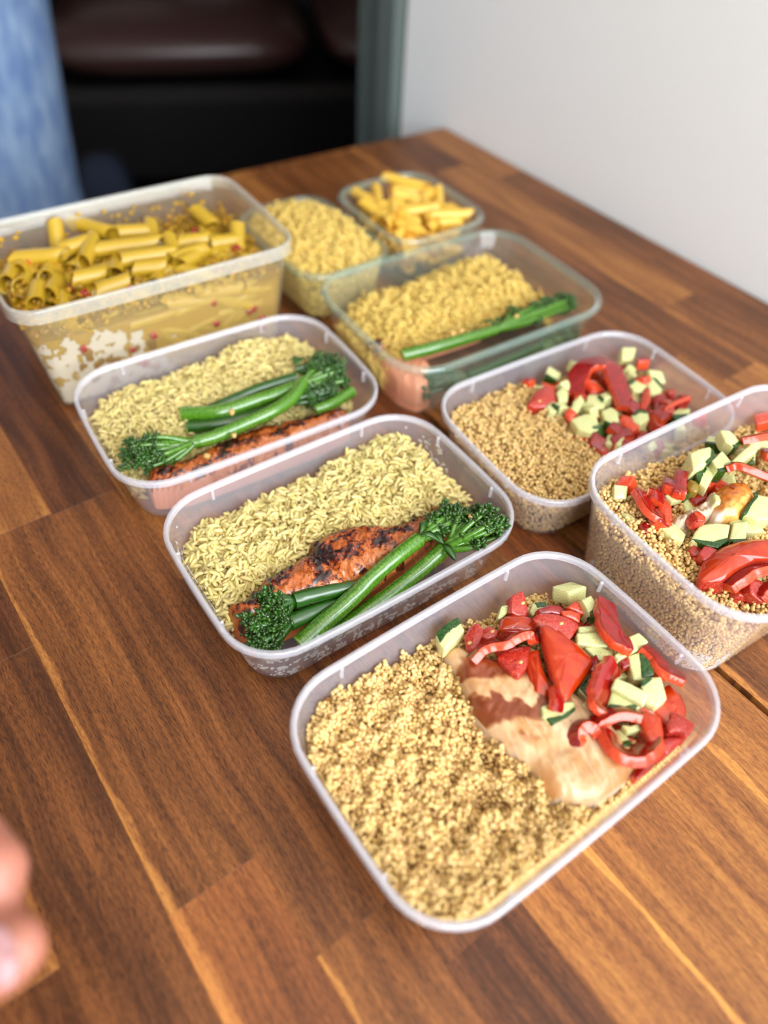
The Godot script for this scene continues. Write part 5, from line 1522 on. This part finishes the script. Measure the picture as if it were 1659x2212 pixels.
func people() -> void:
	# hand reaching in from the left, close to the camera
	var th := [Vector4(-0.0886,0.1194,-0.0450,0.0080),Vector4(-0.0949,0.1159,-0.0441,0.0103),Vector4(-0.1084,0.1091,-0.0426,0.0116),Vector4(-0.1274,0.0989,-0.0417,0.0112),Vector4(-0.1524,0.0877,-0.0443,0.0150)]
	var bones := chain(th) + chain([Vector4(-0.0997,0.1172,-0.0573,0.0073),Vector4(-0.1015,0.1197,-0.0630,0.0085),Vector4(-0.1098,0.1185,-0.0691,0.0088),Vector4(-0.1329,0.1088,-0.0763,0.0092),Vector4(-0.1684,0.0870,-0.0732,0.0110)]) + chain([Vector4(-0.1158,0.1012,-0.0621,0.0075),Vector4(-0.1192,0.1028,-0.0698,0.0088),Vector4(-0.1271,0.1019,-0.0777,0.0090),Vector4(-0.1506,0.0937,-0.0849,0.0095),Vector4(-0.1832,0.0759,-0.0788,0.0115)]) + chain([Vector4(-0.1303,0.0864,-0.0681,0.0073),Vector4(-0.1346,0.0884,-0.0762,0.0084),Vector4(-0.1425,0.0890,-0.0842,0.0086),Vector4(-0.1644,0.0825,-0.0906,0.0090),Vector4(-0.1953,0.0661,-0.0829,0.0110)]) + chain([Vector4(-0.1430,0.0735,-0.0733,0.0064),Vector4(-0.1474,0.0754,-0.0812,0.0073),Vector4(-0.1550,0.0767,-0.0887,0.0075),Vector4(-0.1750,0.0731,-0.0935,0.0080),Vector4(-0.2053,0.0563,-0.0856,0.0100)])
	var pl := [Vector4(-0.1684,0.0870,-0.0732,0.0140),Vector4(-0.1832,0.0759,-0.0788,0.0140),Vector4(-0.1953,0.0661,-0.0829,0.0140),Vector4(-0.2053,0.0563,-0.0856,0.0130),Vector4(-0.1524,0.0877,-0.0443,0.0150),Vector4(-0.2181,0.0578,-0.0561,0.0240),Vector4(-0.2362,0.0426,-0.0617,0.0220)]
	for i in 5: bones.append([Vector3(pl[i].x, pl[i].y, pl[i].z), Vector3(pl[5 if i < 2 or i == 4 else 6].x, pl[5 if i < 2 or i == 4 else 6].y, pl[5 if i < 2 or i == 4 else 6].z), pl[i].w, pl[5].w])
	for i in 3: bones.append([Vector3(pl[i].x, pl[i].y, pl[i].z), Vector3(pl[i + 1].x, pl[i + 1].y, pl[i + 1].z), pl[i].w, pl[i + 1].w])
	bones.append([Vector3(pl[4].x, pl[4].y, pl[4].z), Vector3(pl[0].x, pl[0].y, pl[0].z), 0.013, 0.012])
	bones += chain([Vector4(-0.2258,0.0503,-0.0582,0.0250),Vector4(-0.2834,0.0506,-0.0779,0.0280),Vector4(-0.5202,0.0579,-0.2192,0.0360)])
	var o := thing("person", "person's bare hand at the lower left edge, thumb toward the camera", "person", Transform3D(Basis(), Vector3(-0.10, 0.1, -0.05)))
	for b in bones:
		b[0] -= o.position
		b[1] -= o.position
	part(o, "hand_body", nets(bones, 0.004, 0.0028), M.skin)
	var el: Vector3 = bones[bones.size() - 1][1]
	var wr: Vector3 = bones[bones.size() - 1][0]
	part(o, "sleeve", nets([[el.lerp(wr, 0.25), el, 0.040, 0.046], [el, el + Vector3(-0.16, 0.10, 0.22), 0.048, 0.060]], 0.01, 0.008), M.shirt_cloth)
	var nl := [Vector4(-0.0879,0.1196,-0.0452,0.0065),Vector4(-0.0977,0.1145,-0.0440,0.0062)]
	var a := Vector3(nl[0].x, nl[0].y, nl[0].z)
	var b2 := Vector3(nl[1].x, nl[1].y, nl[1].z)
	var x := (a - b2).normalized()
	var eye := (Vector3(-0.02, 0.345, 0.06) - a).normalized()
	var y := (eye - x * eye.dot(x)).normalized()
	var z := x.cross(y)
	var rings := []
	for i in 7:
		var t := i / 6.0
		var ring := PackedVector3Array()
		for k in 9:
			var s := (k / 8.0 - 0.5) * 2.0
			var w := 0.0076 * (0.86 + 0.14 * sin(PI * t)) * sqrt(maxf(1.0 - pow(2 * t - 1, 6), 0.05))
			ring.append(x * (t - 0.5) * 0.0170 + z * s * w - y * (s * s * 0.0036) + y * 0.0004)
		for k in 9:
			ring.append(ring[8 - k] - y * 0.0008)
		rings.append(ring)
	var nail := part(o, "thumb_nail", rings_mesh(rings), M.nail)
	nail.position = a.lerp(b2, 0.28) + y * 0.0090 - o.position
	# person in light jeans standing past the far end of the table
	var at := Transform3D(Basis(Vector3.BACK, deg_to_rad(-4)) * Basis(Vector3.UP, deg_to_rad(60)), Vector3(-0.665, FLOOR_Y, -0.97))
	var p := thing("person", "person in light blue jeans standing past the far left end of the table", "person", at)
	var leg := []
	for s in [-1.0, 1.0]:
		leg.append_array([[Vector3(0.09 * s, 0.92, 0), Vector3(0.095 * s, 0.50, 0.02), 0.115, 0.090], [Vector3(0.095 * s, 0.50, 0.02), Vector3(0.10 * s, 0.10, 0.0), 0.090, 0.072]])
	leg.append_array([[Vector3(-0.08, 0.96, 0), Vector3(0.08, 0.96, 0), 0.115, 0.115], [Vector3(-0.06, 1.02, 0), Vector3(0.06, 1.02, 0), 0.11, 0.11]])
	part(p, "jeans", nets(leg, 0.05, 0.022), M.denim)
	var top := [[Vector3(-0.07, 1.04, 0), Vector3(0.07, 1.04, 0), 0.115, 0.115], [Vector3(-0.08, 1.30, 0), Vector3(0.08, 1.30, 0), 0.12, 0.12], [Vector3(0, 1.04, 0), Vector3(0, 1.34, 0), 0.12, 0.13]]
	for s in [-1.0, 1.0]: top.append_array([[Vector3(0.15 * s, 1.40, 0), Vector3(0.22 * s, 1.15, 0.02), 0.062, 0.052]])
	part(p, "shirt", nets(top, 0.06, 0.022), M.shirt_cloth)
	var body := [[Vector3(0, 1.36, 0), Vector3(0, 1.52, 0.01), 0.06, 0.055], [Vector3(0, 1.58, 0.02), Vector3(0, 1.66, 0.0), 0.078, 0.095], [Vector3(0, 1.56, 0.05), Vector3(0, 1.58, 0.075), 0.05, 0.03], [Vector3(0, 1.61, 0.09), Vector3(0, 1.585, 0.112), 0.010, 0.013]]
	for s in [-1.0, 1.0]: body.append_array([[Vector3(0.22 * s, 1.15, 0.02), Vector3(0.16 * s, 1.10, 0.20), 0.044, 0.030], [Vector3(0.16 * s, 1.10, 0.20), Vector3(0.07 * s, 1.12, 0.22), 0.034, 0.026], [Vector3(0.09 * s, 1.60, -0.005), Vector3(0.092 * s, 1.64, -0.01), 0.014, 0.018]])
	part(p, "body", nets(body, 0.025, 0.013), M.skin)
	var hair := [[Vector3(0, 1.69, -0.02), Vector3(0, 1.62, -0.05), 0.094, 0.085]]
	part(p, "hair", nets(hair, 0.02, 0.014), M.hair)
	for s in [-1.0, 1.0]: part(p, "shoe", nets([[Vector3(0.10 * s, 0.045, -0.05), Vector3(0.11 * s, 0.035, 0.15), 0.045, 0.036]], 0.01, 0.012), M.shoe_leather)
